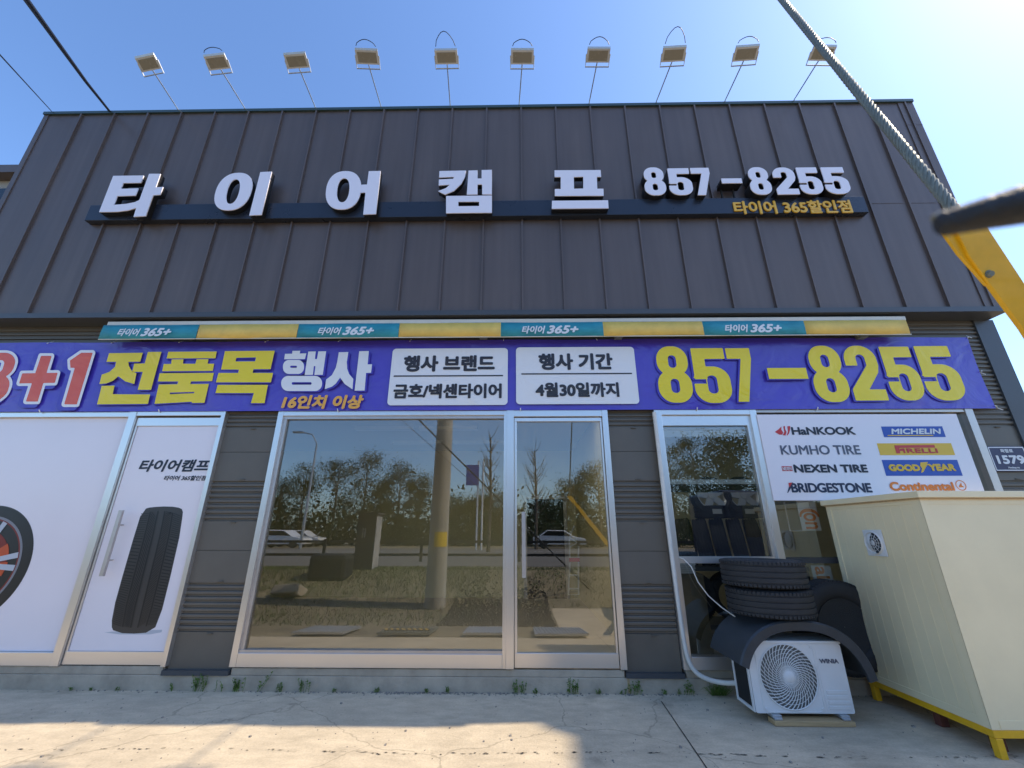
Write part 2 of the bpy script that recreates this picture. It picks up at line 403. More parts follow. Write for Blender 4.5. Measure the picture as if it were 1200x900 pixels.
# ------------------------------------------------------------------ ground
def gprof(y):
    P = [(-400, 0), (-60, .1), (-34, .12), (-14, .3), (-9, .36), (-6.4, -.22), (-5.6, -.30), (-4.1, -.26), (-3.1, -.2), (-1.5, 0), (60, 0)]
    for (a, za), (b, zb) in zip(P, P[1:]):
        if a <= y <= b: return za+(zb-za)*(y-a)/(b-a)
    return 0
def sheet(name, x0, x1, ys, dz, m, kind='structure'):
    mb = MB(); xs = np.linspace(x0, x1, 13)
    for i, y in enumerate(ys):
        for x in xs: mb.v.append((float(x), y, gprof(y)+dz))
    k = len(xs)
    for i in range(len(ys)-1):
        for j in range(k-1): mb.f.append((i*k+j, i*k+j+1, (i+1)*k+j+1, (i+1)*k+j))
    o = mb.build(name, m, recalc=False); tag(o, kind=kind); return o
sheet('ground', -400, 400, [-400, -60, -34, -14, -9, -6.4, -5.6, -4.1, -3.1, -1.5, 60, 400], -.012, M['dirt'])
sheet('concrete_lot', -14, 14, [-3.1, -2.3, -1.5, -.03], 0, M['lot'])
sheet('concrete_apron', .75, 14, [-6.2, -5.6, -4.1, -3.1], .0, M['lot'])
sheet('road', -300, 300, [-32, -14, -10.5], .0, M['asphalt'])
mb = MB()
for yl in (-18.2, -25): mb.add([(-300, yl, gprof(yl)+.006), (300, yl, gprof(yl)+.006), (300, yl+.15, gprof(yl+.15)+.006), (-300, yl+.15, gprof(yl+.15)+.006)], [(0, 1, 2, 3)])
tag(mb.build('road_marking', M['white'], recalc=False), kind='structure')
# joint in the concrete, and a rough ragged strip along the slab edge
a, b = gz(775, 822), gz(828, 900)
mb = MB(); dv = (b-a).normalized(); nv = Vector((dv.y, -dv.x, 0))*.004
b = a+dv*2.2
mb.add([a-nv+Vector((0,0,.003)), b-nv+Vector((0,0,.003)), b+nv+Vector((0,0,.003)), a+nv+Vector((0,0,.003))], [(0, 1, 2, 3)])
yj = gz(300, 880).y
rr = random.Random(5)
for i in range(260):
    x = rr.uniform(-5, 3.6)
    if rr.random() < .35: continue
    yy = yj+.02*math.sin(x*2.1)+rr.gauss(0, .008); L = rr.uniform(.008, .06); h = rr.uniform(.0015, .006)
    mb.add([(x, yy, .004), (x+L*.5, yy-h, .004), (x+L, yy+rr.uniform(-.004, .004), .004), (x+L*.5, yy+h, .004)], [(0, 1, 2, 3)])
tag(mb.build('concrete_joint', M['dark'], recalc=False), kind='structure')

# ------------------------------------------------------------------ the shop
P0 = -.2                                        # front of the upper cladding
XL, XR, ZT, ZS = -7.27, 5.88, 7.54, 3.97
shop = thing('tyre_shop', (0, 0, 0), 'low commercial building with dark seamed metal upper cladding above glazed aluminium shopfront', 'building')
# upper cladding: body, standing seams, one horizontal lap joint at the right
mb = MB(); mb.box(XL, XR, P0, .35, ZS, ZT-.04); mb.box(XL, XL+.2, .351, 8, ZS, ZT-.04); mb.box(XR-.2, XR, .351, 8, ZS, ZT-.04); mb.box(XL+.2, XR-.2, 7.8, 8, ZS, ZT-.04)
sx = -6.688
while sx < 5.8:
    z1 = ZT-.05
    mb.box(sx-.011, sx+.011, P0-.028, P0+.01, ZS+.05, z1)
    mb.box(sx-.022, sx+.022, P0-.006, P0+.01, ZS+.05, z1)
    sx += .519
zl = at(1040, 238, P0).z
mb.box(4.75, 5.66, P0-.004, P0+.01, zl-.006, zl+.006)
mb.build('upper_cladding', M['clad'], shop)
mb = MB(); mb.box(XL-.02, XR+.02, P0-.03, P0+.1, ZT-.05, ZT); mb.box(XL-.02, XL+.08, P0+.1, 8.02, ZT-.05, ZT); mb.box(XR-.08, XR+.02, P0+.1, 8.02, ZT-.05, ZT)
mb.build('roof_flashing', M['flash'], shop)
mb = MB(); mb.box(XL-.015, XR+.015, P0-.035, P0-.004, ZS-.015, ZS+.05); mb.box(XL-.015, XR+.015, P0-.004, .02, ZS-.015, ZS-.003)
mb.build('soffit', M['trim'], shop)
mb = MB(); mb.box(XL-.012, XL+.06, P0-.012, P0+.3, ZS+.052, ZT-.052); mb.build('corner_flashing', M['clad'], shop)
mb = MB(); mb.box(5.672, XR+.012, P0-.012, P0+.3, ZS+.052, ZT-.052)
z2 = at(1075, 147, P0).z; mb.box(5.67, XR+.014, P0-.015, P0, z2-.003, z2+.003)
mb.build('corner_flashing', M['clad'], shop)
# ribbed shopfront cladding
zc = [at(250, y).z for y in (502, 530, 561, 611, 645, 680, 741, 782)]
RIBS = [(zc[2], zc[3]), (zc[5], zc[6]), (zc[0]+.0, zc[0]+.42)]
SEAMS = [zc[1], zc[4]]; CLIPS = [zc[0], zc[2], zc[3], zc[5], zc[6]]
def ribbed(x0, x1, z0, z1, name, parent, ribs=RIBS, yb=.0):
    pr = [(z0, 0)]
    brk = []
    for a, b in ribs:
        a, b = max(min(a, b), z0), min(max(a, b), z1)
        if b-a < .03: continue
        n_ = max(1, round((b-a)/.056)); p = (b-a)/n_
        for i in range(n_):
            q = a+i*p; brk += [(q+.002, 0), (q+.008, .016), (q+p*.42, .016), (q+p*.42+.008, -.004), (q+p-.004, -.004)]
    for s_ in SEAMS:
        if z0 < s_ < z1: brk += [(s_-.004, 0), (s_-.003, .008), (s_+.003, .008), (s_+.004, 0)]
    pr += sorted(brk)+[(z1, 0)]
    mb = MB()
    n_ = len(pr)
    vs = [(x0, yb+d, z) for z, d in pr]+[(x1, yb+d, z) for z, d in pr]
    mb.add(vs, [(i, i+n_, i+n_+1, i+1) for i in range(n_-1)])
    for c in CLIPS:
        if z0 < c < z1:
            xm = (x0+x1)/2+.03; mb.box(xm-.028, xm+.028, yb-.014, yb-.001, c-.016, c-.004); mb.box(xm-.02, xm+.02, yb-.02, yb-.0145, c-.012, c-.008)
    mb.box(x0, x1, yb+.03, yb+.12, z0, z1)
    return mb.build(name, M['pier'], parent, recalc=False)
ribbed(-3.47, -2.84, .17, 2.80, 'ribbed_pier', shop)
ribbed(1.035, 1.57, .17, 2.80, 'ribbed_pier', shop)
ribbed(5.23, 5.70, .02, ZS-.016, 'ribbed_pier', shop, RIBS+[(2.9, ZS-.05)], .012)
ribbed(XL+.02, 5.23, 2.80, ZS-.016, 'ribbed_band', shop, [(2.85, ZS-.05)], .01)
for x0, x1 in ((-3.49, -2.83), (1.02, 1.58)):
    mb = MB(); mb.box(x0, x1, -.05, -.004, .13, .168); mb.box(x0, x1, -.05, .03, .1685, .172); mb.build('drip_flashing', M['trim'], shop)
mb = MB(); mb.box(5.70, XR+.06, -.012, .2, .02, ZS-.016); mb.box(XR-.14, XR+.058, .2, 8, .02, ZS-.016)
mb.build('corner_trim', M['trim'], shop)
mb = MB(); mb.box(XL, 5.70, -.03, .3, -.2, .128)
mb.box(XL, -3.5, -.024, .3, .129, .20); mb.box(-2.82, 1.01, -.024, .3, .129, .19); mb.box(1.6, 5.22, -.024, .3, .129, .20)
mb.build('plinth', M['concrete'], shop, bevel=.006)
# shell behind
mb = MB(); mb.box(XL, XL+.2, .2, 8, 0, ZS-.02); mb.box(XL, XR, 7.8, 8, 0, ZS-.02)
mb.build('outer_wall', M['pier'], shop)
mb = MB(); mb.box(-7.0, 5.6, .13, 7.7, .1, .2); mb.build('floor', M['infloor'], shop)
mb = MB(); mb.box(-7.0, 5.6, 1.5, 7.7, 3.15, 3.3); mb.box(-7.0, -1.5, .13, 1.5, 3.15, 3.3); mb.box(1.0, 1.5, .13, 1.5, 3.15, 3.3); mb.box(4.4, 5.6, .13, 1.5, 3.15, 3.3); mb.build('ceiling', M['inceil'], shop)
for x0, x1, rm_ in ((-1.5, 1.0, 'fillpanel'), (1.5, 4.4, 'fillpanel2')):
    mb = MB(); mb.add([(x0, .35, 3.25), (x1, .35, 3.25), (x1, 1.5, 3.25), (x0, 1.5, 3.25)], [(0, 1, 2, 3)]); mb.build('fill_light_panel', M[rm_], shop, recalc=False)  # added translucent panels, out of the camera's sight, to brighten the rooms
mb = MB(); mb.box(-7.0, 1.2, 4.5, 4.6, .2, 3.15); mb.box(1.2, 1.32, .13, 4.6, .2, 3.15); mb.box(1.32, 5.6, 2.6, 2.7, .2, 3.15); mb.box(-7.06, -7.0, .13, 4.6, .2, 3.15); mb.box(5.6, 5.66, .13, 2.7, .2, 3.15)
mb.build('inner_wall', M['inwall'], shop)
for x, y in ((-2.3, 2.2), (-1.2, 2.2), (-2.0, 3.4), (-.8, 3.4)):
    mb = MB(); mb.box(x-.5, x+.5, y-.06, y+.06, 3.09, 3.149); mb.build('ceiling_lamp', M['white'], shop)
# window and door frames
def pane(x0, x1, z0, z1, y, parent, m='glass'):
    mb = MB(); mb.add([(x0, y, z0), (x1, y, z0), (x1, y, z1), (x0, y, z1)], [(0, 1, 2, 3)]); return mb.build('pane', M[m], parent, recalc=False)
def frame_rect(x0, x1, z0, z1, wl, wr, wt, wb, y0, y1):
    mb = MB(); mb.box(x0, x0+wl, y0, y1, z0, z1); mb.box(x1-wr, x1, y0, y1, z0, z1)
    if wt: mb.box(x0+wl, x1-wr, y0+.002, y1, z1-wt, z1)
    if wb: mb.box(x0+wl, x1-wr, y0+.002, y1, z0, z0+wb)
    return mb
def empty_part(name, parent):
    o = bpy.data.objects.new(name, None); o.empty_display_size = .1; col.objects.link(o); o.parent = parent; return o
def window(x0, x1, z0, z1, wl, wr, wt, wb, m='glass'):
    fr = frame_rect(x0, x1, z0, z1, wl, wr, wt, wb, -.045, .06).build('window_frame', M['alu'], shop, bevel=.003)
    pane(x0+wl-.005, x1-wr+.005, z0+wb-.005, z1-(wt or 0)+.005, .012, fr, m)
    return fr
wf = window(-2.84, -.135, .20, 2.80, .065, .035, .065, .12)
mb = MB(); mb.box(-2.775, -.17, -.03, .01, .32, .345); mb.box(-2.775, -2.735, -.02, .010, .345, 2.735); mb.box(-2.775, -.17, -.025, .010, 2.70, 2.735); mb.build('glazing_bead', M['alu2'], wf)
window(-.10+.0, -.10+.001, .2, .21, .0004, .0004, 0, 0) if False else None
# posters are films on glass: frames for left bay
fr = MB(); fr.box(XL+.05, -4.62, -.04, .06, 2.73, 2.80); fr.box(XL+.05, -4.62, -.04, .06, .20, .315); fr.box(-4.62, -4.535, -.05, .07, .20, 2.80)
lf = fr.build('window_frame', M['alu'], shop, bevel=.003)
mb = MB(); mb.box(XL+.06, -4.63, .02, .03, .31, 2.735); mb.build('pane', M['white'], lf)
# left door
fr = frame_rect(-4.53, -3.465, .2, 2.80, .004, .05, .06, .0, -.05, .06).build('door_frame', M['alu'], shop, bevel=.003)
dl = MB(); dl.box(-4.52, -3.518, -.03, .02, .21, .325); dl.box(-4.52, -3.518, -.03, .02, 2.62, 2.72); dl.box(-4.52, -4.50, -.03, .02, .325, 2.62)
dl = dl.build('door', M['alu'], shop, bevel=.003)
mb = MB(); mb.box(-4.51, -3.54, -.006, .004, .31, 2.63); mb.build('pane', M['white'], dl)
h0, h1 = at(143.5, 598, -.09), at(120.5, 675, -.09)
def handle(x, z0, z1, parent, y=-.10):
    mb = MB(); mb.box(x-.02, x+.02, y-.014, y+.014, z0, z1)
    for z in (z0+.15, z1-.15): mb.tube([(x, y+.01, z), (x, -.0285, z)], .009, 8)
    mb.build('handle', M['alu2'], parent)
handle((h0.x+h1.x)/2, h1.z, h0.z, dl)
# mid door
fr = MB(); fr.box(-.135, -.055, -.055, .07, .2, 2.80); fr.box(.97, 1.035, -.055, .07, .2, 2.80); fr.box(-.055, .97, -.05, .07, 2.715, 2.80)
fr.build('door_frame', M['alu'], shop, bevel=.003)
dl = MB(); dl.box(-.05, .965, -.03, .02, .205, .33); dl.box(-.05, .965, -.03, .02, 2.66, 2.705); dl.box(-.05, -.022, -.03, .02, .33, 2.66); dl.box(.945, .965, -.03, .02, .33, 2.66)
dl = dl.build('door', M['alu'], shop, bevel=.003); pane(-.03, .955, .32, 2.67, -.005, dl)
h0, h1 = at(613.5, 600, -.09), at(614, 677, -.09); handle(h0.x, h1.z, h0.z, dl)
# right bay window
wf = frame_rect(1.575, 2.755, .2, 2.80, .085, .075, .07, .11, -.05, .06).build('window_frame', M['alu'], shop, bevel=.003)
pane(1.65, 2.69, .3, 2.74, .012, wf)
zm0, zm1 = at(820, 660).z, at(820, 652).z
mb = MB(); mb.box(1.66, 2.68, -.02, .011, zm0, zm1); mb.box(1.66, 2.68, -.02, .011, 2.61, 2.73); mb.box(2.64, 2.68, -.02, .011, zm1, 2.61); mb.build('transom', M['alu'], wf)
za, zb_, zc_ = at(825, 562, .05).z, at(825, 567.5, .05).z, at(825, 577, .05).z
mb = MB(); mb.box(1.655, 2.685, .03, .06, zb_, za); mb.build('inner_rail', M['alu2'], wf)
mb = MB(); mb.box(1.655, 2.685, .04, .055, zc_, zb_-.001); mb.build('valance', M['dark'], wf)
# sign bay window (behind the brand sign)
wf = MB(); wf.box(2.757, 5.14, -.04, .06, 2.755, 2.80); wf.box(5.14, 5.23, -.05, .07, .2, 2.80); wf.box(2.757, 5.14, -.04, .06, .2, .3)
wf = wf.build('window_frame', M['alu2'], shop, bevel=.003)
mb = MB(); mb.add([(2.75, .012, .29), (5.15, .012, .29), (5.15, .012, 2.76), (2.75, .012, 2.76)], [(0, 1, 2, 3)]); mb.build('pane', M['glass'], wf, recalc=False)
zz0, zz1 = at(960, 660).z, at(960, 653).z
mb = MB(); mb.box(2.757, 5.14, -.02, .011, zz0, zz1); mb.build('transom', M['trim'], wf)

# neighbour block seen past the left edge, and an added unseen block shaped to shade the lot
nb = thing('adjoining_building', (-10, 3, 0), 'grey flat roofed block seen past the upper left edge of the shop', 'building')
mb = MB(); mb.box(-16, -7.6, 1.0, 9, -.1, 7.45); mb.build('wall', M['pole'], nb)
mb = MB(); mb.box(-16.1, -7.5, .8, 9.1, 7.45, 7.62); mb.build('roof', M['clad'], nb)
mb = MB(); mb.box(-9.6, -8.6, .97, .999, 6.6, 7.25); mb.build('window', M['carglass'], nb)
kx, ky = sd.x/sd.z, sd.y/sd.z
cur = [(.075, -.597), (.13, -.68), (.19, -.765), (.27, -.845), (.345, -.885), (.385, -.905), (.36, -1.2), (.33, -1.5), (.30, -2.2)]
X0 = 10.8
prof = []
for gx, gy in cur:
    z = (X0-gx)/kx; prof.append((gy+z*ky, z))
prof = [(prof[0][0], -.1)]+prof+[(prof[-1][0], -.1)]
ab = thing('shadow_caster', (18, 0, 0), 'added unseen tall block off to the right, shaped to cast the shadow edge on the lot', 'building')
mb = MB(); mb.prism(prof, X0, X0+9, lambda u, v, d: (d, u, v)); mb.build('wall', M['caster'], ab)

# ------------------------------------------------------------------ channel letter sign
RY = -.29
sg = thing('channel_letter_sign', (-.6, P0, 5.2), 'white raised channel letters on a long black rail across the dark cladding', 'sign')
z0r, z1r = at(500, 254, RY).z, at(500, 236, RY).z
xr0, xr1 = at(100, 255, RY).x, at(1016.5, 243, RY).x
mb = MB(); mb.box(xr0, xr1, RY, P0-.002, z0r, z1r); mb.build('rail', M['rail'], sg, bevel=.004)
LY = -.375
def channel(name, loops_px, ox, oy, s, nub=0.0):
    L = pxl(loops_px, ox, oy, s, LY)
    b = shape(name, L, LY+nub+.012, RY-.004-(LY+nub+.012), M['letterside'], sg)
    shape('letter_face', L, LY+nub, .0115, M['letterface'], b); return b
TA = [(213,130),(392,128),(375,170),(272,172),(257,206),(360,203),(343,245),(237,248),(216,300),(290,294),(340,284),(366,272),(423,118),(490,118),(462,197),(505,195),(488,240),(447,243),(403,365),(332,370),(348,318),(300,332),(240,340),(130,342)]
channel('letter', [TA], 90, 180, 5)
channel('letter', [ell(917, 222, 104, 110, .30), ell(915, 222, 36, 72, .24, p=2.2)], 90, 180, 5)
channel('letter', [[(1075,108),(1142,105),(1082,358),(1010,362)]], 90, 180, 5)
channel('letter', [ell(108, 143, 68, 75, .12), ell(107, 143, 24, 47, .1, p=2.2)], 370, 180, 10/3)
channel('letter', [[(207,68),(253,67),(235,235),(185,237),(194,151),(168,153),(172,121),(200,120)]], 370, 180, 10/3, .002)
channel('letter', [[(483,68),(587,66),(583,90),(568,118),(540,145),(505,160),(478,146),(508,135),(524,121),(480,124),(481,101),(537,98),(540,91),(482,93)]], 370, 180, 10/3)
channel('letter', [[(597,66),(632,65),(632,97),(648,97),(648,64),(688,63),(688,159),(650,159),(650,120),(632,120),(632,159),(590,160)]], 370, 180, 10/3)
channel('letter', [[(509,165),(688,163),(688,230),(509,232)],[(557,187),(638,187),(638,204),(557,205)]], 370, 180, 10/3, .002)
channel('letter', [[(933,65),(1113,64),(1115,90),(1098,90),(1100,137),(1124,137),(1125,164),(934,165),(934,138),(957,138),(957,91),(933,91)],[(1008,91),(1045,90),(1045,136),(1009,137)]], 370, 180, 10/3)
channel('letter', [[(923,184),(1142,182),(1144,213),(922,215)]], 370, 180, 10/3)
for ch, l_, r_, t_, b_ in (('8',57,160,66,193),('5',172,285,70,192),('7',283,382,68,192),('-',420,523,90,173),('8',547,655,65,190),('2',665,780,66,189),('5',778,895,66,188),('5',895,1022,65,187)):
    my = 180+(t_+b_)/8; mx = 740+(l_+r_)/8
    la, ra = leanx(740+l_/4, 740+r_/4, 180+t_/4, 180+b_/4); x0, x1 = at(la, my, LY).x, at(ra, my, LY).x; z0, z1 = at(mx, 180+b_/4, LY).z, at(mx, 180+t_/4, LY).z
    if ch == '-': z0, z1 = at(mx, 180+138/4, LY).z, at(mx, 180+116/4, LY).z; L = [[(x0, z0), (x1, z0), (x1, z1), (x0, z1)]]
    else: L = digit_loops(ch, x0, x1, z0, z1, 1.3)
    bk = P0-.03
    bdy = shape('digit', L, LY+.012, bk-(LY+.012), M['letterside'], sg); shape('digit_face', L, LY, .0115, M['letterface'], bdy)
    if ch == '-':
        mb = MB()
        for q in (.12, .72):
            mb = MB(); mb.box(x0+(x1-x0)*q-.008, x0+(x1-x0)*q+.008, RY+.02, RY+.04, z1r, z0); mb.build('support_rod', M['dark'], bdy)
ptext('lettering', '타이어 365할인점', 859.8, 234.8, 998, 250, RY-.016, M['yellowtxt'], sg, bold=.006, depth=.014)

# ------------------------------------------------------------------ awning
aw = thing('retractable_awning', (0, -.1, 3.8), 'rolled up awning in yellow and teal panels under the dark cladding', 'awning')
AY = -.20
ax0, ax1 = at(120, 386, AY).x, at(1065, 379, AY).x
azt, azb = at(600, 378, AY).z, at(600, 394.5, AY).z
mb = MB(); mb.box(ax0+.02, ax1, AY+.01, -.02, azt+.002, azt+.06); mb.build('cassette', M['cassette'], aw, bevel=.01)
bx = [120, 233, 349.5, 468, 587, 706.5, 824, 944, 1064.5]
for i in range(8):
    x0, x1 = at(bx[i], 386, AY).x, at(bx[i+1], 383, AY).x
    mb = MB(); n_ = 10
    pts = []
    for k in range(n_+1):
        x = x0+(x1-x0)*k/n_; wv = .006*math.sin(x*4.1)+.004*math.sin(x*9.7)
        pts += [(x, AY+wv*.5, azt), (x, AY-.006+wv, (azt+azb)/2), (x, AY-.004+wv*1.4, azb+wv*.4)]
    mb.add(pts, [(k*3+j, k*3+3+j, k*3+4+j, k*3+1+j) for k in range(n_) for j in (0, 1)])
    o = mb.build('valance_panel', M['teal'] if i % 2 == 0 else M['awnyellow'], aw, recalc=False, smooth=True)
    sm = o.modifiers.new('thickness', 'SOLIDIFY'); sm.thickness = .003; sm.offset = 1
    mb = MB(); mb.tube([(x0+(x1-x0)*k/6, AY-.004, azb-.004) for k in range(7)], .006, 6); mb.build('hem', M['cassette'], o)
    if i % 2 == 0:
        xm = x0+(x1-x0)*(.44 if i else .42); W = (x1-x0)
        zz = azb+.028; hh = azt-azb
        text('lettering', '타이어', xm-W*.235, xm-.005, zz+.004, zz+hh*.58, AY-.0135, M['white'], o, bold=.004, shear=.25)
        text('lettering', '365+', xm+.01, xm+W*.32, zz, zz+hh*.6, AY-.0135, M['white'], o, bold=.007, shear=.3)
for px in (157, 567, 725, 1010):
    c = at(px, 397, -.12); mb = MB(); mb.box(c.x-.05, c.x+.04, -.17, -.09, c.z+.0, c.z+.05); mb.box(c.x-.02, c.x+.0, -.1, .0, c.z+.02, c.z+.09); mb.tube([(c.x-.07, -.14, c.z+.03), (c.x+.06, -.14, c.z+.03)], .014, 8); mb.build('bracket', M['steel'], aw)

# ------------------------------------------------------------------ banner
BY = -.075
bn = thing('vinyl_banner', (0, BY, 3.2), 'long purple vinyl banner with yellow and white sale lettering above the shopfront', 'banner')
bz0, bz1 = 2.79, 3.70; bx0, bx1 = -7.3, at(1152, 437, BY).x
mb = MB(); nx_ = 120; nz_ = 10
for i in range(nx_+1):
    for j in range(nz_+1):
        x = bx0+(bx1-bx0)*i/nx_; v = j/nz_
        sag = .012*math.sin(x*1.9)*(v if v > .5 else 0)
        mb.v.append((x, BY+.010*math.sin(x*2.3+2*v)*math.sin(math.pi*v)+.006*math.sin(x*5.1-3*v)*math.sin(math.pi*v)+.014, bz0+(bz1-bz0)*v-.008*math.sin(x*2.05)**2*(1 if j == nz_ else 0)))
for i in range(nx_):
    for j in range(nz_): q = i*(nz_+1)+j; mb.f.append((q, q+nz_+1, q+nz_+2, q+1))
mb.build('sheet', M['banner'], bn, smooth=True, recalc=False)
TY = BY-.006
def bshape(name, loops, ox, oy, s, m, dy=0): return shape(name, pxl(loops, ox, oy, s, TY-dy), TY-dy, .0012, M[m], bn)
# "3+1": red with white outline and a dark blue printed offset
gx = np.arange(-200, 680, 5.0); gy = np.arange(40, 520, 5.0); GX, GY = np.meshgrid(gx, gy)
U = (GX-(75-210)-(258-GY)*.305*1.0)/210*57; V = (415-GY)/(415-100)*100
d3 = glyph('3', U, V)*3.4
dplus = np.minimum(s_poly(GX, GY, [(262,120),(330,120),(240,412),(165,412)]), s_poly(GX, GY, [(142,232),(368,228),(350,292),(122,296)]))
d1 = s_poly(GX, GY, [(520,100),(592,100),(490,430),(410,430),(478,196),(450,196),(447,150)])
for d in (d3, dplus, d1):
    for lvl, m_, dy, (sxx, syy) in ((26, 'bshadow', 0, (-24, 14)), (17, 'bwhite', .0015, (0, 0)), (0, 'bred', .003, (0, 0))):
        L = contours(d, gx, gy, lvl)
        L = [[(a+sxx, b_+syy) for a, b_ in l] for l in L]
        shape('lettering', pxl(L, 0, 395, 5.4545, TY-dy), TY-dy, .0012, M[m_], bn)
YL = [([[(697,103),(913,100),(896,157),(820,158),(824,185),(840,213),(872,232),(858,300),(800,283),(757,250),(720,280),(680,296),(635,300),(650,240),(700,222),(735,190),(742,158),(680,158)]], 0, 395, 5.4545),
 ([[(945,95),(1032,94),(965,337),(880,337),(912,222),(845,223),(858,170),(925,168)]], 0, 395, 5.4545),
 ([[(650,312),(732,310),(720,365),(960,366),(945,427),(620,430)]], 0, 395, 5.4545),
 ([[(272,122),(840,118),(825,198),(252,200)]], 170, 400, 10),
 ([[(312,212),(450,210),(444,262),(588,262),(604,210),(742,208),(734,262),(810,262),(793,346),(200,350),(218,266),(305,264)]], 170, 400, 10),
 ([[(170,374),(806,370),(785,466),(540,470),(528,500),(748,498),(696,720),(552,722),(545,708),(110,732),(160,506),(378,502),(390,470),(150,470)],[(292,600),(580,592),(572,608),(288,620)]], 170, 400, 10),
 ([[(268,82),(560,80),(535,188),(435,188),(430,210),(550,210),(537,265),(215,265),(230,210),(345,210),(350,190),(245,190)],[(335,121),(450,119),(445,142),(330,143)]], 210, 395, 5),
 ([[(225,280),(520,280),(500,387),(420,387),(437,328),(212,328)]], 210, 395, 5)]
for L, ox, oy, s in YL:
    sh = [[(a-9*s/5.4545, b_+7*s/5.4545) for a, b_ in l] for l in L]
    bshape('lettering', sh, ox, oy, s, 'bshadow'); bshape('lettering', L, ox, oy, s, 'by', .003)
def cap(x0, x1, y0, y1, sh=0):
    return [(a-sh*(b_-(y0+y1)/2), b_) for a, b_ in rrect(x0, x1, y0, y1, (y1-y0)/2-.5)]
WL = [[[(228,112),(318,110),(312,143),(390,140),(372,208),(130,210),(140,146),(222,145)]],
 [rrect(116, 362, 218, 382, 72), rrect(200, 280, 285, 310, 12)],
 [[(413,120),(500,118),(490,208),(514,208),(530,118),(622,116),(582,392),(484,393),(496,290),(478,290),(466,392),(370,394)]],
 [rrect(95, 574, 405, 582, 84), rrect(218, 452, 478, 508, 14)],
 [[(770,128),(882,125),(864,240),(868,320),(890,382),(940,440),(930,562),(840,500),(785,425),(735,495),(690,530),(606,560),(622,448),(690,395),(735,310),(752,240)]],
 [[(1010,116),(1122,114),(1108,270),(1160,268),(1148,368),(1090,370),(1072,576),(955,578)]]]
for L in WL:
    sh = [[(a+22, b_+14) for a, b_ in l] for l in L]
    bshape('lettering', sh, 320, 400, 10, 'bshadow'); bshape('lettering', L, 320, 400, 10, 'bwhite', .003)
ptext('lettering', '16인치 이상', 330.5, 462.8, 426, 479.3, TY-.003, M['bo'], bn, bold=.010, shear=.12)
def panel(pts, parent, line, lx):
    zt = (at(*pts[0], TY).z+at(*pts[1], TY).z)/2; zb = (at(*pts[2], TY).z+at(*pts[3], TY).z)/2
    x0 = (at(*pts[0], TY).x+at(*pts[3], TY).x)/2; x1 = (at(*pts[1], TY).x+at(*pts[2], TY).x)/2
    o = shape('white_panel', [rrect(x0, x1, zb, zt, .045)], TY, .0012, M['bwhite'], bn)
    zl = at((lx[0]+lx[1])/2, line, TY).z; xa, xb = at(lx[0], line, TY).x, at(lx[1], line, TY).x
    shape('rule', [[(xa, zl-.008), (xb, zl-.008), (xb, zl+.008), (xa, zl+.008)]], TY-.003, .0012, M['bblack'], o); return o
p = panel([(460,409),(595,407.5),(595,474.5),(454,475)], bn, 440.5, (461.5, 589.5))
ptext('lettering', '행사 브랜드', 473, 416.3, 580, 435.5, TY-.003, M['bblack'], p, bold=.011); ptext('lettering', '금호/넥센타이어', 461, 449.5, 588, 467, TY-.003, M['bblack'], p, bold=.009)
p = panel([(605,407),(743,406.5),(749,472.5),(604.5,474.5)], bn, 438, (611, 740.5))
ptext('lettering', '행사 기간', 631, 414, 718, 433.5, TY-.003, M['bblack'], p, bold=.011); ptext('lettering', '4월30일까지', 627.5, 448, 725.5, 465.5, TY-.003, M['bblack'], p, bold=.009)
for ch, l_, r_, t_, b_ in (('8',51,170,32,213),('5',168,298,38,214),('7',286,385,38,210),('-',415,548,0,0),('8',549,682,30,211),('2',668,800,30,206),('5',790,925,33,206),('5',905,1058,31,206)):
    s = 1200/430; my = 395+(t_+b_)/2/s; mx = 750+(l_+r_)/2/s
    if ch == '-':
        x0, x1 = at(750+418/s, 395+118/s, TY).x, at(750+546/s, 395+118/s, TY).x; z0, z1 = at(mx, 395+137/s, TY).z, at(mx, 395+101/s, TY).z; L = [[(x0, z0), (x1, z0), (x1, z1), (x0, z1)]]
    else:
        la, ra = leanx(750+l_/s, 750+r_/s, 395+t_/s, 395+b_/s); L = digit_loops(ch, at(la, my, TY).x, at(ra, my, TY).x, at(mx, 395+b_/s, TY).z, at(mx, 395+t_/s, TY).z, 1.0)
    shape('lettering', [[(a-.024, c-.014) for a, c in l] for l in L], TY, .0012, M['bshadow'], bn)
    shape('lettering', L, TY-.003, .0012, M['by'], bn)
mb = MB()
for x, z, dx, dz in ((bx1-.01, bz1-.02, .07, .05), (bx1-.01, bz0+.03, .09, -.01), (bx1-.005, 3.25, .05, 0)):
    mb.tube([(x, BY, z), (x+dx*.5, BY+.03, z+dz*.6), (x+dx, -.0, z+dz)], .006, 6); mb.tube([(x+dx-.02, -.02, z+dz), (x+dx+.03, -.03, z+dz-.03)], .005, 6)
for px in (310, 480, 590, 700, 209, 396, 55, 130):
    q = at(px, 403, BY); mb.tube([(q.x, BY-.002, bz1-.02), (q.x, BY+.06, bz1+.03)], .005, 5)
for px in (45, 185, 395, 610, 818, 960):
    q = at(px, 483, BY); mb.tube([(q.x, BY-.002, bz0+.02), (q.x, BY+.02, bz0-.012)], .006, 5)
mb.build('cord', M['white'], bn)

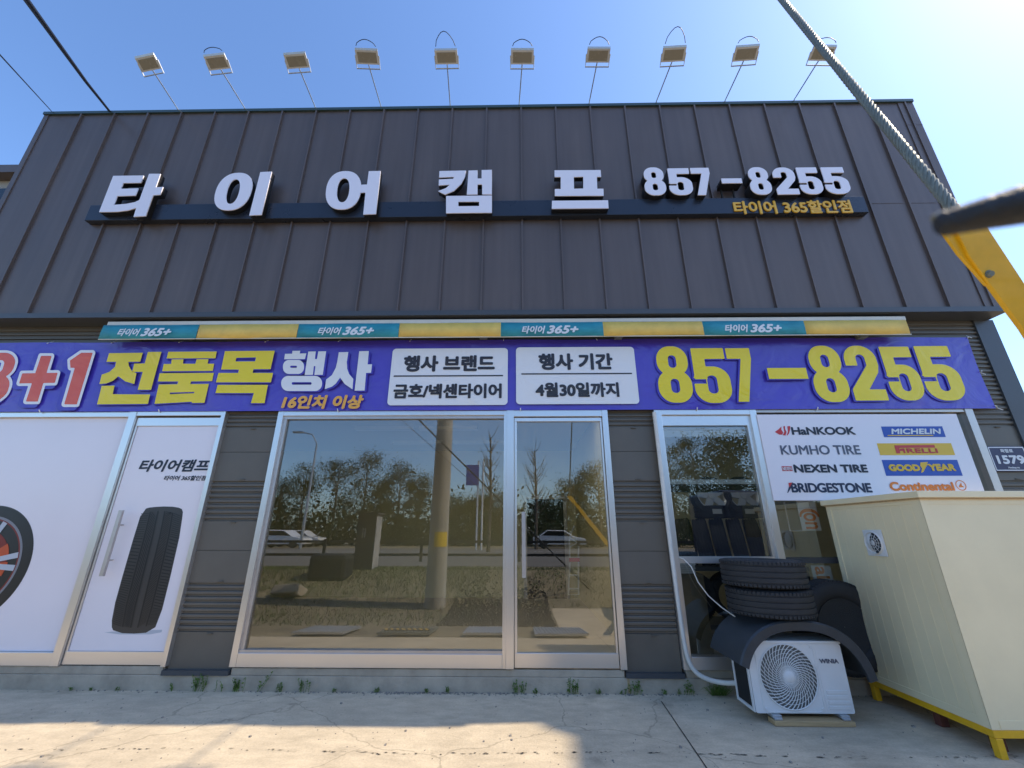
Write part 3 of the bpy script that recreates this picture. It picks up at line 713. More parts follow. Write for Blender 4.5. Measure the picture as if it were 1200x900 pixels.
# ------------------------------------------------------------------ posters
PY = -.012
pw = thing('wheel_poster', (-5.8, PY, 1.5), 'plain pale poster with a sports car wheel filling the leftmost shop window', 'poster')
mb = MB(); mb.box(XL+.06, -4.622, -.002, .018, .317, 2.728); mb.build('film', M['poster'], pw)
def circ3(p, q, r):
    ax, ay = p; bx_, by_ = q; cx, cy = r
    d = 2*(ax*(by_-cy)+bx_*(cy-ay)+cx*(ay-by_))
    ux = ((ax*ax+ay*ay)*(by_-cy)+(bx_*bx_+by_*by_)*(cy-ay)+(cx*cx+cy*cy)*(ay-by_))/d
    uy = ((ax*ax+ay*ay)*(cx-bx_)+(bx_*bx_+by_*by_)*(ax-cx)+(cx*cx+cy*cy)*(bx_-ax))/d
    return ux, uy, math.hypot(ax-ux, ay-uy)
def P2(px, py, y=-.004): q = at(px, py, y); return (q.x, q.z)
cx, cz, r1 = circ3(P2(0, 592.5), P2(39.3, 634.5), P2(0, 711))
def disc(r, y, m, name='print', rx=1.0, hole=None):
    L = [[(cx+r*math.cos(2*math.pi*k/72), cz+r*math.sin(2*math.pi*k/72)) for k in range(72)]]
    if hole: L.append([(cx+hole*math.cos(2*math.pi*k/72), cz+hole*math.sin(2*math.pi*k/72)) for k in range(72)])
    return shape(name, L, y, .0008, m, pw)
M['prt1'] = mat('prt1', (.014, .014, .016), .3); M['prt2'] = mat('prt2', (.22, .22, .24), .3); M['prt3'] = mat('prt3', (.55, .08, .02), .3); M['prt4'] = mat('prt4', (.5, .52, .56), .3); M['prt5'] = mat('prt5', (.20, .015, .012), .3); M['prt6'] = mat('prt6', (.045, .042, .04), .3)
rr_ = math.hypot(P2(26.5, 636)[0]-cx, P2(26.5, 636)[1]-cz)
disc(r1, -.0035, M['prt6']); disc(r1*.985, -.005, M['prt1']); disc(rr_*1.0, -.0065, M['prt2'], hole=rr_*.95); disc(rr_*.95, -.0065, M['prt5'], hole=rr_*.92); disc(rr_*.7, -.0065, M['prt5'], hole=rr_*.45)
for g0, g1, ra, rb, m_ in ((8, 36, .45, .72, 'prt3'), (-18, 4, .5, .74, 'prt3')):
    L = [(cx+rr_*rb*math.cos(R(g0+(g1-g0)*k/8)), cz+rr_*rb*math.sin(R(g0+(g1-g0)*k/8))) for k in range(9)]+[(cx+rr_*ra*math.cos(R(g1-(g1-g0)*k/8)), cz+rr_*ra*math.sin(R(g1-(g1-g0)*k/8))) for k in range(9)]
    shape('print', [L], -.008, .0008, M[m_], pw)
for g in range(0, 360, 72):
    for s_ in (-6, 10):
        a0 = R(g+s_+2); c_, s2 = math.cos(a0), math.sin(a0); wd = rr_*.045
        L = [(cx+c_*rr_*.1-s2*wd, cz+s2*rr_*.1+c_*wd), (cx+c_*rr_*.1+s2*wd, cz+s2*rr_*.1-c_*wd), (cx+c_*rr_*.93+s2*wd*1.3, cz+s2*rr_*.93-c_*wd*1.3), (cx+c_*rr_*.93-s2*wd*1.3, cz+s2*rr_*.93+c_*wd*1.3)]
        shape('print', [L], -.0095, .0008, M['prt4'], pw)
pd = thing('tyre_poster', (-4, PY, 1.5), 'pale poster with a single upright tyre and black shop name on the left door', 'poster')
mb = MB(); mb.box(-4.497, -3.519, -.018, -.009, .327, 2.618); mb.build('film', M['poster'], pd)
DY = -.0195
ptext('lettering', '타이어캠프', 163.5, 538.4, 245.2, 553, DY, M['print_black'], pd, bold=.006, shear=.18); ptext('lettering', '타이어 365할인점', 192.3, 557.2, 242, 563.2, DY, M['print_black'], pd, bold=.002, shear=.2)
TO = [(171,596),(175,594.8),(183,594),(192,593.5),(202,593.8),(209,594.8),(213,596.5),(214.3,600),(213.5,607),(210,630),(200,674),(190,714),(182,735),(171,741.5),(157,742.5),(143,742),(132.5,738.5),(131,735),(131,727),(135,706),(143,677),(156,632),(164,606)]
tl = [P2(a, b_, DY) for a, b_ in TO]
shape('print', [tl], DY, .0008, M['prt6'], pd)
LE = [(164.5,602),(156,632),(143,677),(135,706),(131.3,732)]; RE = [(213.7,604),(210,630),(200,674),(190,714),(183,731)]
def edge(E_, t):
    k = t*(len(E_)-1); i = min(int(k), len(E_)-2); f = k-i; return (E_[i][0]+(E_[i+1][0]-E_[i][0])*f, E_[i][1]+(E_[i+1][1]-E_[i][1])*f)
def tp(u, t): a, b_ = edge(LE, t), edge(RE, t); return P2(a[0]+(b_[0]-a[0])*u, a[1]+(b_[1]-a[1])*u+3.5*math.sin(math.pi*u)*(2*t-1)*1.2, DY-.002)
gm = MB()
def strip(u, wd, y): 
    vs = []; 
    for k in range(21):
        t = k/20; a = tp(u-wd, t); b_ = tp(u+wd, t); vs += [(a[0], y, a[1]), (b_[0], y, b_[1])]
    gm.add(vs, [(2*k, 2*k+1, 2*k+3, 2*k+2) for k in range(20)])
for u in (.24, .42, .58, .77): strip(u, .016, DY-.002)
o = gm.build('print', M['prt1'], pd, recalc=False)
gm = MB()
for k in range(46):
    t = k/46
    for u0_, u1_, sl_ in ((.02, .21, .012), (.27, .39, .055), (.61, .74, -.055), (.80, .98, .012)):
        t0, t1 = t, min(1, max(0, t+sl_))
        a = tp(u0_, t0); b_ = tp(u1_, t1); c = tp(u1_, min(1, t1+.007)); d = tp(u0_, min(1, t0+.007))
        gm.add([(a[0], DY-.003, a[1]), (b_[0], DY-.003, b_[1]), (c[0], DY-.003, c[1]), (d[0], DY-.003, d[1])], [(0, 1, 2, 3)])
gm.build('print', M['prt1'], pd, recalc=False)
sh = [P2(a, b_, DY+.0) for a, b_ in [(122,741),(140,739.5),(190,738),(189,741),(175,743.5),(140,743.5)]]
shape('print', [sh], DY+.0008, .0004, M['prt4'], pd)

# ------------------------------------------------------------------ brand sign
bs = thing('brand_sign', (3.9, -.06, 2.3), 'white board printed with eight tyre maker wordmarks above the cream cabinet', 'sign')
SY = -.062
bsx0, bsx1 = at(887, 487, SY).x+.0, at(1137, 530, SY).x
bsz0, bsz1 = at(908, 586.5, SY).z, at(1000, 485.5, SY).z
mb = MB(); mb.box(bsx0, bsx1, SY, -.051, bsz0, bsz1); mb.build('board', M['poster'], bs)
def zt6(l_, t_, r_, b_): return (880+l_/3.75, 480+t_/3.75, 880+r_/3.75, 480+b_/3.75)
def bt(body, l_, t_, r_, b_, m_, dy=.002, **k): ptext('lettering', body, *zt6(l_, t_, r_, b_), SY-dy, M[m_], bs, **k)
def bq(pts, m_, dy=.002):
    Q = [P2(880+a/3.75, 480+b_/3.75, SY-dy) for a, b_ in pts]; return shape('logo', [Q], SY-dy, .0008, M[m_], bs)
def brect(l_, t_, r_, b_, m_, dy=.002):
    q = zt6(l_, t_, r_, b_); my = (q[1]+q[3])/2; mx = (q[0]+q[2])/2
    x0, x1, z0, z1 = at(q[0], my, SY).x, at(q[2], my, SY).x, at(mx, q[3], SY).z, at(mx, q[1], SY).z
    return shape('logo', [[(x0, z0), (x1, z0), (x1, z1), (x0, z1)]], SY-dy, .0008, M[m_], bs)
for pts in ([(105,98),(122,86),(134,74),(134,88),(142,100),(138,110),(125,110)], [(142,74),(150,72),(150,86),(157,98),(152,114),(140,112),(147,98)], [(160,73),(173,72),(172,88),(168,104),(160,114),(157,112),(163,98)]): bq(pts, 'redlogo')
bt('HaNKOOK', 178, 76, 458, 111, 'print_black', bold=.005, space=.95)
bt('KUMHO TIRE', 130, 156, 480, 198, 'greylogo', bold=.003)
brect(136, 249, 181, 270, 'redlogo'); bt('NEXEN', 139, 252, 178, 267, 'white', .004, bold=.001); bt('NEXEN TIRE', 188, 241, 512, 277, 'print_black', bold=.006)
bt('BRIDGESTONE', 176, 322, 530, 365, 'navy', bold=.005, space=.95); bq([(172,322),(185,320),(176,345),(163,366),(160,366)], 'navy', .0035); bq([(165,322),(182,320),(170,342)], 'redlogo', .005)
brect(578, 74, 848, 121, 'bluelogo'); bt('MICHELIN', 614, 83, 836, 108, 'white', .004, bold=.004, shear=.2); brect(600, 112, 800, 116, 'yellowlogo', .004)
brect(560, 148, 888, 200, 'yellowlogo'); bt('IRELLI', 668, 170, 820, 191, 'redlogo', .004, bold=.004, space=1.05)
bq([(630,157),(806,155),(810,167),(652,168),(657,192),(640,192)], 'redlogo', .0045); bq([(655,172),(668,172),(668,182),(655,182)], 'redlogo', .0045)
brect(584, 221, 918, 291, 'bluelogo'); bt('GOOD', 605, 240, 742, 271, 'yellowlogo', .004, bold=.007); bt('YEAR', 780, 238, 898, 270, 'yellowlogo', .004, bold=.007)
bq([(745,232),(778,230),(772,244),(768,256),(758,274),(748,278),(752,258),(744,246)], 'yellowlogo', .0045); bq([(752,246),(780,240),(766,254)], 'yellowlogo', .0058)
bt('Continental', 610, 317, 892, 357, 'orangelogo', .004, bold=.006)
ccx, ccz = P2(880+922/3.75, 480+333/3.75, SY); rr_c = .055
shape('logo', [[(ccx+rr_c*math.cos(2*math.pi*k/40), ccz+rr_c*math.sin(2*math.pi*k/40)) for k in range(40)], [(ccx+rr_c*.86*math.cos(2*math.pi*k/40), ccz+rr_c*.86*math.sin(2*math.pi*k/40)) for k in range(40)]], SY-.003, .0008, M['orangelogo'], bs)
shape('logo', [[(ccx-.03, ccz-.02), (ccx+.03, ccz-.02), (ccx+.01, ccz), (ccx+.012, ccz+.03), (ccx-.012, ccz+.004)]], SY-.003, .0008, M['orangelogo'], bs)

# ------------------------------------------------------------------ address plate
ap = thing('address_plate', (5.5, -.03, 2.2), 'dark blue house number plate reading 1579 on the ribbed right pier', 'sign')
ay = -.02
q0, q1, q2 = at(1157, 523, ay), at(1166, 552.5, ay), at(1197, 523, ay)
x0 = (q0.x+q1.x)/2; z1, z0 = q0.z, q1.z; x1 = q2.x+.02
mb = MB(); mb.box(x0, x1, ay, -.005, z0, z1); mb.build('plate', M['plate'], ap, bevel=.004)
shape('border', [rrect(x0+.008, x1-.008, z0+.008, z1-.008, .012), rrect(x0+.018, x1-.018, z0+.018, z1-.018, .008)], ay-.002, .001, M['white'], ap)
hh = z1-z0; W = x1-x0
text('lettering', '1579', x0+W*.14, x0+W*.88, z0+hh*.29, z0+hh*.64, ay-.002, M['white'], ap, bold=.006)
text('lettering', '화합로', x0+W*.32, x0+W*.66, z0+hh*.74, z0+hh*.89, ay-.002, M['white'], ap, bold=.002)
text('lettering', 'Hwahap-ro', x0+W*.36, x0+W*.66, z0+hh*.09, z0+hh*.19, ay-.002, M['white'], ap, bold=.001)

# ------------------------------------------------------------------ floodlights on the roof edge
lamps = [(-5.22, -.74, 7.68, -9, .03), (-4.18, -.78, 7.66, -5, .06), (-3.09, -.76, 7.66, -3, .02), (-2.08, -.79, 7.68, 3, .10), (-1.02, -.70, 7.76, 0, .24), (.03, -.72, 7.74, 1, .10), (1.09, -.80, 7.68, 1, .12), (2.10, -.82, 7.66, -2, .26), (3.13, -.80, 7.64, -3, .09), (4.16, -.78, 7.62, 2, .07)]
wh = ['leftmost floodlight on the roof edge, its pale back edge tilted most to the left', 'second floodlight from the left on the roof edge with a low cable loop', 'third floodlight from the left on the roof edge, without any cable loop above', 'fourth floodlight from the left on the roof edge, above the second big letter gap',
      'fifth floodlight from the left on the roof edge, topped by a tall cable loop', 'sixth floodlight from the left, on the nearly vertical arm at the roof middle', 'seventh floodlight from the left on the roof edge, above the last big letter', 'third floodlight from the right on the roof edge, under the widest cable loop',
      'second floodlight from the right on the roof edge, clear of the steel rope', 'rightmost floodlight on the roof edge, crossed by the near steel rope']
HD = [(178,81),(258,80),(350,78.5),(431.5,74),(524,74),(612,74),(700,72),(788,71),(872,70),(960,70)]
for (x, y, z, ang, lp), lab, hp in zip(lamps, wh, HD):
    e_ = at(*hp, -.93); xb = x; tilt_ = random.Random(int(hp[0])).uniform(-5, 6); lp *= .62; x, y, z = e_.x, e_.y, e_.z
    t = thing('floodlight', (x, P0, ZT), lab, 'floodlight', 'floodlights along the roof edge')
    mb = MB(); mb.tube([(xb, P0+.05, ZT-.04), (xb, P0-.02, ZT+.03), (x, y, z)], .0085, 8); mb.build('arm', M['galv'], t)
    ca, sa = math.cos(R(ang)), math.sin(R(ang))
    def loc(u, v, n_):          # panel axes: u sideways, v along the tilted panel, n_ out of the lens (down and back to the wall)
        tl_ = R(24+tilt_)
        vy, vz = -math.cos(tl_), math.sin(tl_); ny_, nz_2 = math.sin(tl_)*1, math.cos(tl_)
        px_, py_, pz_ = u, v*vy+n_*ny_*1.0, v*vz-n_*nz_2*(-1)*-1
        return Vector((x+px_*ca-py_*sa, y+px_*sa+py_*ca, z+.0+pz_))
    def pb(mb, u0, u1, v0, v1, n0, n1):
        vs = [loc(u, v, n_) for n_ in (n0, n1) for u, v in ((u0, v0), (u1, v0), (u1, v1), (u0, v1))]
        mb.add(vs, [(0, 3, 2, 1), (4, 5, 6, 7), (0, 1, 5, 4), (1, 2, 6, 5), (2, 3, 7, 6), (3, 0, 4, 7)])
    mb = MB(); pb(mb, -.15, .15, 0, .15, -.010, .016)
    for k in range(9): pb(mb, -.14+k*.034, -.133+k*.034, .015, .135, -.028, -.0102)
    head = mb.build('lamp_head', M['galv'], t)
    mb = MB(); pb(mb, -.125, .125, .02, .13, .0165, .019); mb.build('lens', M['lens'], head)
    mb = MB(); mb.tube([loc(-.156, .08, 0), loc(-.156, -.03, .035), loc(.156, -.03, .035), loc(.156, .08, 0)], .009, 6); mb.build('bracket', M['galv'], t)
    if lp > .025:
        pts = [loc(-.13, .16, -.02)]+[loc(-.15+.29*k/8, .16+lp*math.sin(math.pi*k/8), -.03) for k in range(1, 8)]+[loc(.13, .16, -.02)]
        mb = MB(); mb.tube(pts, .0045, 6); mb.build('cable', M['cable'], t)

# ------------------------------------------------------------------ overhead cables at the left
a, b = at(128.5, 130.5, P0+.05), at(31, 0, -3.2); e = b+(b-a)*2.5
mb = MB(); mb.tube([a, (a+b)/2-Vector((0, 0, .02)), b, e], .017, 8)
tag(mb.build('power_cable', M['cable'], smooth=True), 'thick black overhead cable dropping to the upper left roof edge', 'cable')
a, b = at(61, 131, P0+.05), at(-4, 60, -2.6); e = b+(b-a)*2.5
mb = MB(); mb.tube([a, b, e], .006, 6)
tag(mb.build('telephone_wire', M['cable'], smooth=True), 'thin dark overhead wire reaching the upper left roof corner', 'cable')

# ------------------------------------------------------------------ air conditioner
AX0, AX1, AYF, AYB, AZ0, AZ1 = 1.908, 2.705, -.66, -.36, .068, .570
ac = thing('outdoor_unit', (2.3, -.5, 0), 'white air conditioner outdoor unit with round fan grille under a black mudguard', 'air conditioner')
mb = MB(); mb.box(AX0, AX1, AYF+.012, AYB, AZ0, AZ1)
mb.build('body', M['wplastic'], ac, bevel=.012)
fcx, fcz, fr_ = 2.222, .325, .232
# front panel with a round opening
L = [rrect(AX0+.004, AX1-.004, AZ0+.002, AZ1-.012, .016), [(fcx+(fr_+.004)*math.cos(2*math.pi*k/64), fcz+(fr_+.004)*math.sin(2*math.pi*k/64)) for k in range(64)]]
fp = shape('front_panel', L, AYF, .0115, M['wplastic'], ac)
mb = MB(); mb.box(AX0-.004, AX1+.004, AYF-.006, AYB+.004, AZ1-.011, AZ1+.012); mb.build('top_cover', M['wplastic'], ac, bevel=.006)
mb = MB(); mb.lathe([(fr_+.003, .0), (fr_+.003, -.05)], (fcx, AYF-.0, fcz), (0, -1, 0), 64); mb.lathe([(0.001, -.0085), (fr_+.003, -.0085)], (fcx, AYF+.003, fcz), (0, -1, 0), 64); M['fanback'] = mat('fanback', (.16, .16, .15), .6); mb.build('fan_shroud', M['fanback'], ac, recalc=False)
mb = MB()
for k in range(40):
    pts = []
    for i in range(11):
        q = i/10; r_ = .042+(fr_-.042)*q; g = 2*math.pi*k/40-1.05*q**.8
        pts.append((fcx+r_*math.cos(g), AYF-.010*(1-q*q)-.004, fcz+r_*math.sin(g)))
    mb.tube(pts, .0033, 5)
for r_ in (.075, .105, .135, .165, .195, fr_): mb.tube([(fcx+r_*math.cos(2*math.pi*k/48), AYF-.010*(1-(r_/fr_)**2)-.003, fcz+r_*math.sin(2*math.pi*k/48)) for k in range(49)], .0018 if r_ < fr_ else .006, 5)
gl = mb.build('fan_grille', M['wplastic'], ac, smooth=True)
mb = MB(); mb.lathe([(0, .018), (.03, .017), (.043, .008), (.043, 0)], (fcx, AYF-.006, fcz), (0, -1, 0), 32); mb.build('hub_cap', M['wplastic'], gl, smooth=True)
mb = MB()
o_ = rrect(fcx-.247, fcx+.247, fcz-.248, fcz+.235, .05); i_ = rrect(fcx-.241, fcx+.241, fcz-.242, fcz+.229, .046)
n_ = len(o_); mb.add([(a_, AYF-.004, b_) for a_, b_ in o_]+[(a_, AYF-.004, b_) for a_, b_ in i_]+[(a_, AYF+.002, b_) for a_, b_ in o_]+[(a_, AYF+.002, b_) for a_, b_ in i_], [(k, (k+1) % n_, n_+(k+1) % n_, n_+k) for k in range(n_)]+[(k, 2*n_+k, 2*n_+(k+1) % n_, (k+1) % n_) for k in range(n_)]+[(n_+k, n_+(k+1) % n_, 3*n_+(k+1) % n_, 3*n_+k) for k in range(n_)])
for sx_, sz_ in ((-.225, -.225), (.225, -.225), (.225, .21), (-.225, .21)): mb.lathe([(0, .006), (.007, .006), (.008, 0)], (fcx+sx_, AYF, fcz+sz_), (0, -1, 0), 10)
mb.build('grille_rim', M['wplastic'], ac)
mb = MB()
mb.box(2.482, 2.486, AYF-.002, AYF+.002, .09, .55)
for k in range(4): mb.box(2.505, 2.678, AYF-.005, AYF+.002, .098+k*.036, .098+k*.036+.024)
mb.build('ribbed_panel', M['wplastic'], ac, bevel=.002)
text('lettering', 'WINIA', 2.500, 2.658, .418, .452, AYF-.002, M['greylogo'], ac, bold=.002)
mb = MB(); mb.box(AX0-.003, AX0+.002, -.63, -.40, .10, .50)
sg_ = mb.build('side_grille', M['dark'], ac)
mb = MB()
for yy in (-.645, -.385): mb.box(AX0-.008, AX0-.0005, yy-.014, yy+.014, .075, .57)
mb.box(AX0-.008, AX0-.0005, -.63, -.40, .075, .095); mb.build('side_frame', M['wplastic'], sg_)
for x in (2.06, 2.60):
    mb = MB(); mb.box(x-.035, x+.035, AYF-.03, AYB+.02, .045, .067); mb.box(x-.03, x+.03, AYF-.045, AYF-.02, .038, .052); mb.build('foot', M['galv'], ac, bevel=.003)
mb = MB(); mb.box(2.02, 2.65, AYF-.055, AYF+.05, .002, .037); tag(mb.build('wooden_batten', M['wood'], bevel=.003), 'light wooden batten lying under the feet of the outdoor unit', 'timber')
mb = MB(); mb.box(2.02, 2.65, AYB-.08, AYB+.02, .002, .044); tag(mb.build('wooden_block', M['wood'], bevel=.003), 'wooden block under the back of the outdoor unit', 'timber')

# ------------------------------------------------------------------ mudguard arch and tyres
acx, acz, aR = 2.345, .165, .58
mg = thing('mudguard', (acx, -.45, .3), 'arched black plastic truck mudguard laid over the outdoor unit', 'mudguard')
ang0, ang1 = R(158), R(12)
N_ = 40; mb = MB(); th = .018
for i in range(N_+1):
    g = ang0+(ang1-ang0)*i/N_; c, s = math.cos(g), math.sin(g); c = .985*(abs(c)**(2/2.4))*(1 if c > 0 else -1); s = abs(s)**(2/2.4)
    for y, r_ in ((-.73, aR-.075), (-.735, aR-.012), (-.72, aR), (-.42, aR+.0), (-.16, aR), (-.15, aR-.05), (-.16, aR-.05), (-.17, aR-th), (-.42, aR-th), (-.70, aR-th), (-.705, aR-.075)):
        mb.v.append((acx+c*r_, y, acz+s*r_))
k_ = 11
for i in range(N_):
    for j in range(k_): mb.f.append((i*k_+j, i*k_+(j+1) % k_, (i+1)*k_+(j+1) % k_, (i+1)*k_+j))
mb.f.append(tuple(range(k_))); mb.f.append(tuple(N_*k_+j for j in range(k_)))
mb.build('shell', M['fender'], mg, smooth=True)
def tyre(c, axis, Ro, Wd, label, name='tyre', group=None, rim=None, grooves=(-.3, -.1, .1, .3), cat='tyre'):
    t = thing(name, c, label, cat, group)
    h = Wd/2; pr = []
    ri = rim if rim else Ro*.60
    pr += [(ri, -h*.72), (ri+.012, -h*.86), (ri+(Ro-ri)*.35, -h*1.0), (ri+(Ro-ri)*.7, -h*.99), (Ro*.965, -h*.88), (Ro*.988, -h*.78)]
    e_ = []
    for gq in grooves: e_ += [(Ro*.998, gq*Wd-.006), (Ro*.975, gq*Wd-.0045), (Ro*.975, gq*Wd+.0045), (Ro*.998, gq*Wd+.006)]
    pr += e_+[(Ro*.988, h*.78), (Ro*.965, h*.88), (ri+(Ro-ri)*.7, h*.99), (ri+(Ro-ri)*.35, h), (ri+.012, h*.86), (ri, h*.72), (ri+.02, h*.6), (Ro*.93, 0), (ri+.02, -h*.6)]
    mb = MB(); mb.lathe(pr, c, axis, 72, closed=True)
    ax = Vector(axis).normalized(); a_ = ax.orthogonal().normalized(); b_ = ax.cross(a_)
    for k in range(64):
        g = 2*math.pi*k/64; e = a_*math.cos(g)+b_*math.sin(g); tg = ax.cross(e)
        for s_ in (-1, 1): mb.obox(Vector(c)+e*(Ro*.984)+ax*(s_*h*.80), e*.007+ax*s_*-.004, tg*(Ro*.034), ax*h*.10)
    mb.build('casing', M['rubber'], t, smooth=True)
    return t
tyre((2.30, -.43, .860), (0, 0, 1), .355, .225, 'worn tyre lying flat on the mudguard, below another tyre', group='tyres outside the shop')
tyre((2.285, -.43, 1.092), (.01, .01, 1), .355, .232, 'tyre lying on top of another tyre above the mudguard', group='tyres outside the shop')
tyre((3.06, -.155, .605), (0, -1, .02), .40, .23, 'black wheel leaning upright against the window behind the cream cabinet', group='tyres outside the shop')
lw = bpy.data.objects[[o.name for o in bpy.data.objects if o.get('label', '').startswith('black wheel leaning')][0]]
mb = MB(); mb.lathe([(.002, .09), (.20, .09), (.245, .10), (.25, -.06)], (3.06, -.155, .605), (0, -1, .02), 40); mb.build('wheel_disc', M['rubber'], lw, smooth=True)

# ------------------------------------------------------------------ hoses
pts = [at(a_, b_, -.075) for a_, b_ in ((766.5, 483), (771, 520), (778, 580), (787, 650), (796, 715), (803, 762))]
pts += [at(809, 780, -.085), at(818, 791, -.10), at(834, 798, -.13), at(852, 801, -.2), at(872, 800, -.33)]
P_ = []
for i in range(len(pts)-1):
    for k in range(4): P_.append(pts[i].lerp(pts[i+1], k/4))
P_.append(pts[-1])
for _ in range(3):
    P_ = [P_[0]]+[(P_[i-1]+P_[i]*2+P_[i+1])/4 for i in range(1, len(P_)-1)]+[P_[-1]]
mb = MB(); mb.tube(P_, .021, 12); tag(mb.build('refrigerant_hose', M['hose'], smooth=True), 'white insulated hose running down the window post to the outdoor unit', 'hose')
pts = [at(a_, b_, y_) for a_, b_, y_ in ((795, 653, -.03), (801, 655, -.05), (810, 664, -.06), (818, 682, -.07), (830, 698, -.09), (846, 712, -.15), (862, 723, -.25))]
mb = MB(); mb.tube(pts, .006, 8); tag(mb.build('drain_cable', M['hose'], smooth=True), 'thin white cable hanging across the right window to the mudguard', 'cable')

# ------------------------------------------------------------------ cream cabinet on a yellow stand
CX, CX2, CYF, CYB, CZ0, CZ1 = 3.252, 5.25, -1.20, -.11, .166, 1.712
cb = thing('cream_cabinet', (4.2, -.65, 0), 'cream insulated panel cabinet on a yellow steel stand at the right', 'cabinet')
mb = MB(); mb.box(CX, CX2, CYF, CYB, CZ0, CZ1)
y = CYF+.10
while y < CYB-.06:
    mb.box(CX-.0013, CX+.001, y-.004, y+.004, CZ0+.06, CZ1-.06); y += .104
mb.build('body', M['cream'], cb)
mb = MB()
for y0_, y1_ in ((CYF-.004, CYF+.075), (CYB-.06, CYB+.003)): mb.box(CX-.006, CX+.02, y0_, y1_, CZ0+.001, CZ1)
mb.box(CX-.0045, CX+.02, CYF+.075, CYB-.06, CZ0+.001, CZ0+.055); mb.box(CX-.0045, CX+.02, CYF+.075, CYB-.06, CZ1-.045, CZ1)
mb.box(CX-.006, CX+.05, CYF-.0042, CYF+.002, CZ0+.001, CZ1); mb.box(CX+.05, CX2, CYF-.003, CYF+.002, CZ1-.05, CZ1-.001); mb.box(CX+.06, CX2, CYF-.003, CYF+.002, CZ0+.002, CZ0+.055)
mb.build('edge_trim', M['cream'], cb, bevel=.0015)
mb = MB(); mb.box(CX-.035, CX2+.035, CYF-.035, CYB+.03, CZ1+.001, CZ1+.052); mb.build('roof_cap', M['cream'], cb, bevel=.004)
mb = MB(); mb.box(CX-.02, CX2+.02, CYF-.02, CYB+.015, CZ1-.010, CZ1+.0005); mb.build('sealant', M['wood'], cb)
vy, vz = -.635, 1.357
mb = MB()
loop = rrect(vy-.108, vy+.108, vz-.112, vz+.112, .012); hole = [(vy+.088*math.cos(2*math.pi*k/40), vz+.088*math.sin(2*math.pi*k/40)) for k in range(40)]
vb = MB(); vb.box(CX-.012, CX-.004, vy-.108, vy+.108, vz-.112, vz+.112); vent = vb.build('vent', M['wplastic'], cb, bevel=.003)
mb = MB(); mb.lathe([(.001, .014), (.088, .014)], (CX, vy, vz), (-1, 0, 0), 40); mb.build('opening', M['fender'], vent, recalc=False)
mb = MB(); mb.lathe([(.086, .013), (.092, .03), (.098, .013)], (CX, vy, vz), (-1, 0, 0), 40)
for k in range(12): g = 2*math.pi*k/12; mb.tube([(CX-.03, vy+.02*math.cos(g), vz+.02*math.sin(g)), (CX-.02, vy+.09*math.cos(g), vz+.09*math.sin(g))], .002, 5)
for r_ in (.04, .065): mb.tube([(CX-.027, vy+r_*math.cos(2*math.pi*k/30), vz+r_*math.sin(2*math.pi*k/30)) for k in range(31)], .0017, 5)
mb.lathe([(.0, .034), (.02, .034), (.021, .026)], (CX, vy, vz), (-1, 0, 0), 20)
mb.build('fan_guard', M['wplastic'], vent, smooth=True)
mb = MB(); nr, na = 6, 14
for i in range(nr+1):
    for k in range(na+1):
        r_ = .086*i/nr; g = -math.pi/2+math.pi*k/na; mb.v.append((CX-.016-.036*(1-(r_/.086)**2), vy+r_*math.cos(g), vz+r_*math.sin(g)))
for i in range(nr):
    for k in range(na): q_ = i*(na+1)+k; mb.f.append((q_, q_+1, q_+na+2, q_+na+1))
mb.build('hood', M['wplastic'], vent, smooth=True, recalc=False)

fz0, fz1 = .118, .165
mb = MB(); mb.box(CX, CX2, CYF, CYF+.05, fz0, fz1); mb.box(CX, CX2, CYB-.05, CYB, fz0, fz1); mb.box(CX+.001, CX+.05, CYF+.05, CYB-.05, fz0, fz1); mb.box(CX2-.05, CX2, CYF+.05, CYB-.05, fz0, fz1)
mb.build('stand_rail', M['yellow'], cb, bevel=.003)
for x, y in ((CX+.002, CYF), (CX2-.05, CYF), (CX+.002, CYB-.05), (CX2-.05, CYB-.05)):
    mb = MB(); mb.box(x, x+.048, y-.002, y+.046, .0, fz0-.001); mb.build('leg', M['yellow'], cb, bevel=.003)
for x, y in ((3.33, -.70), (3.36, -1.09), (4.2, -.7)):
    mb = MB(); mb.box(x, x+.06, y, y+.06, 0, fz0-.001); mb.build('support_block', M['rust'], cb)

# ------------------------------------------------------------------ near yellow arm, steel rope and black rod
def flap(mb, pts, d0, d1):
    off = ray(600, 450).normalized(); L = [dep(a_, b_, d0) for a_, b_ in pts]; n_ = len(L)
    mb.add(L+[p+off*(d1-d0) for p in L], [tuple(range(n_)), tuple(range(2*n_-1, n_-1, -1))]+[(i, i+n_, (i+1) % n_+n_, (i+1) % n_) for i in range(n_)])
ya = thing('yellow_boom', dep(1170, 330, .95), 'yellow painted steel arm with a bolt, leaning in at the upper right', 'boom')
D0 = .50
loopA = [(1108, 262), (1153, 262), (1200, 332), (1330, 530), (1290, 560), (1200, 390), (1168, 348), (1142, 312), (1122, 290)]
mb = MB(); n_ = len(loopA)
def ext(loop, d0, d1):
    off = ray(600, 450).normalized()
    vs = [dep(a_, b_, d0) for a_, b_ in loop]+[dep(a_, b_, d0)+off*(d1-d0) for a_, b_ in loop]
    n_ = len(loop); mb.add(vs, [tuple(range(n_)), tuple(range(2*n_-1, n_-1, -1))]+[(i, i+n_, (i+1) % n_+n_, (i+1) % n_) for i in range(n_)])
ext([(1112, 252), (1152, 258), (1200, 331), (1335, 530), (1700, 1067), (1668, 1085), (1300, 545), (1200, 386), (1162, 335), (1136, 300)], .95, .962)
mb.build('arm', M['yellow'], ya, bevel=.0012)
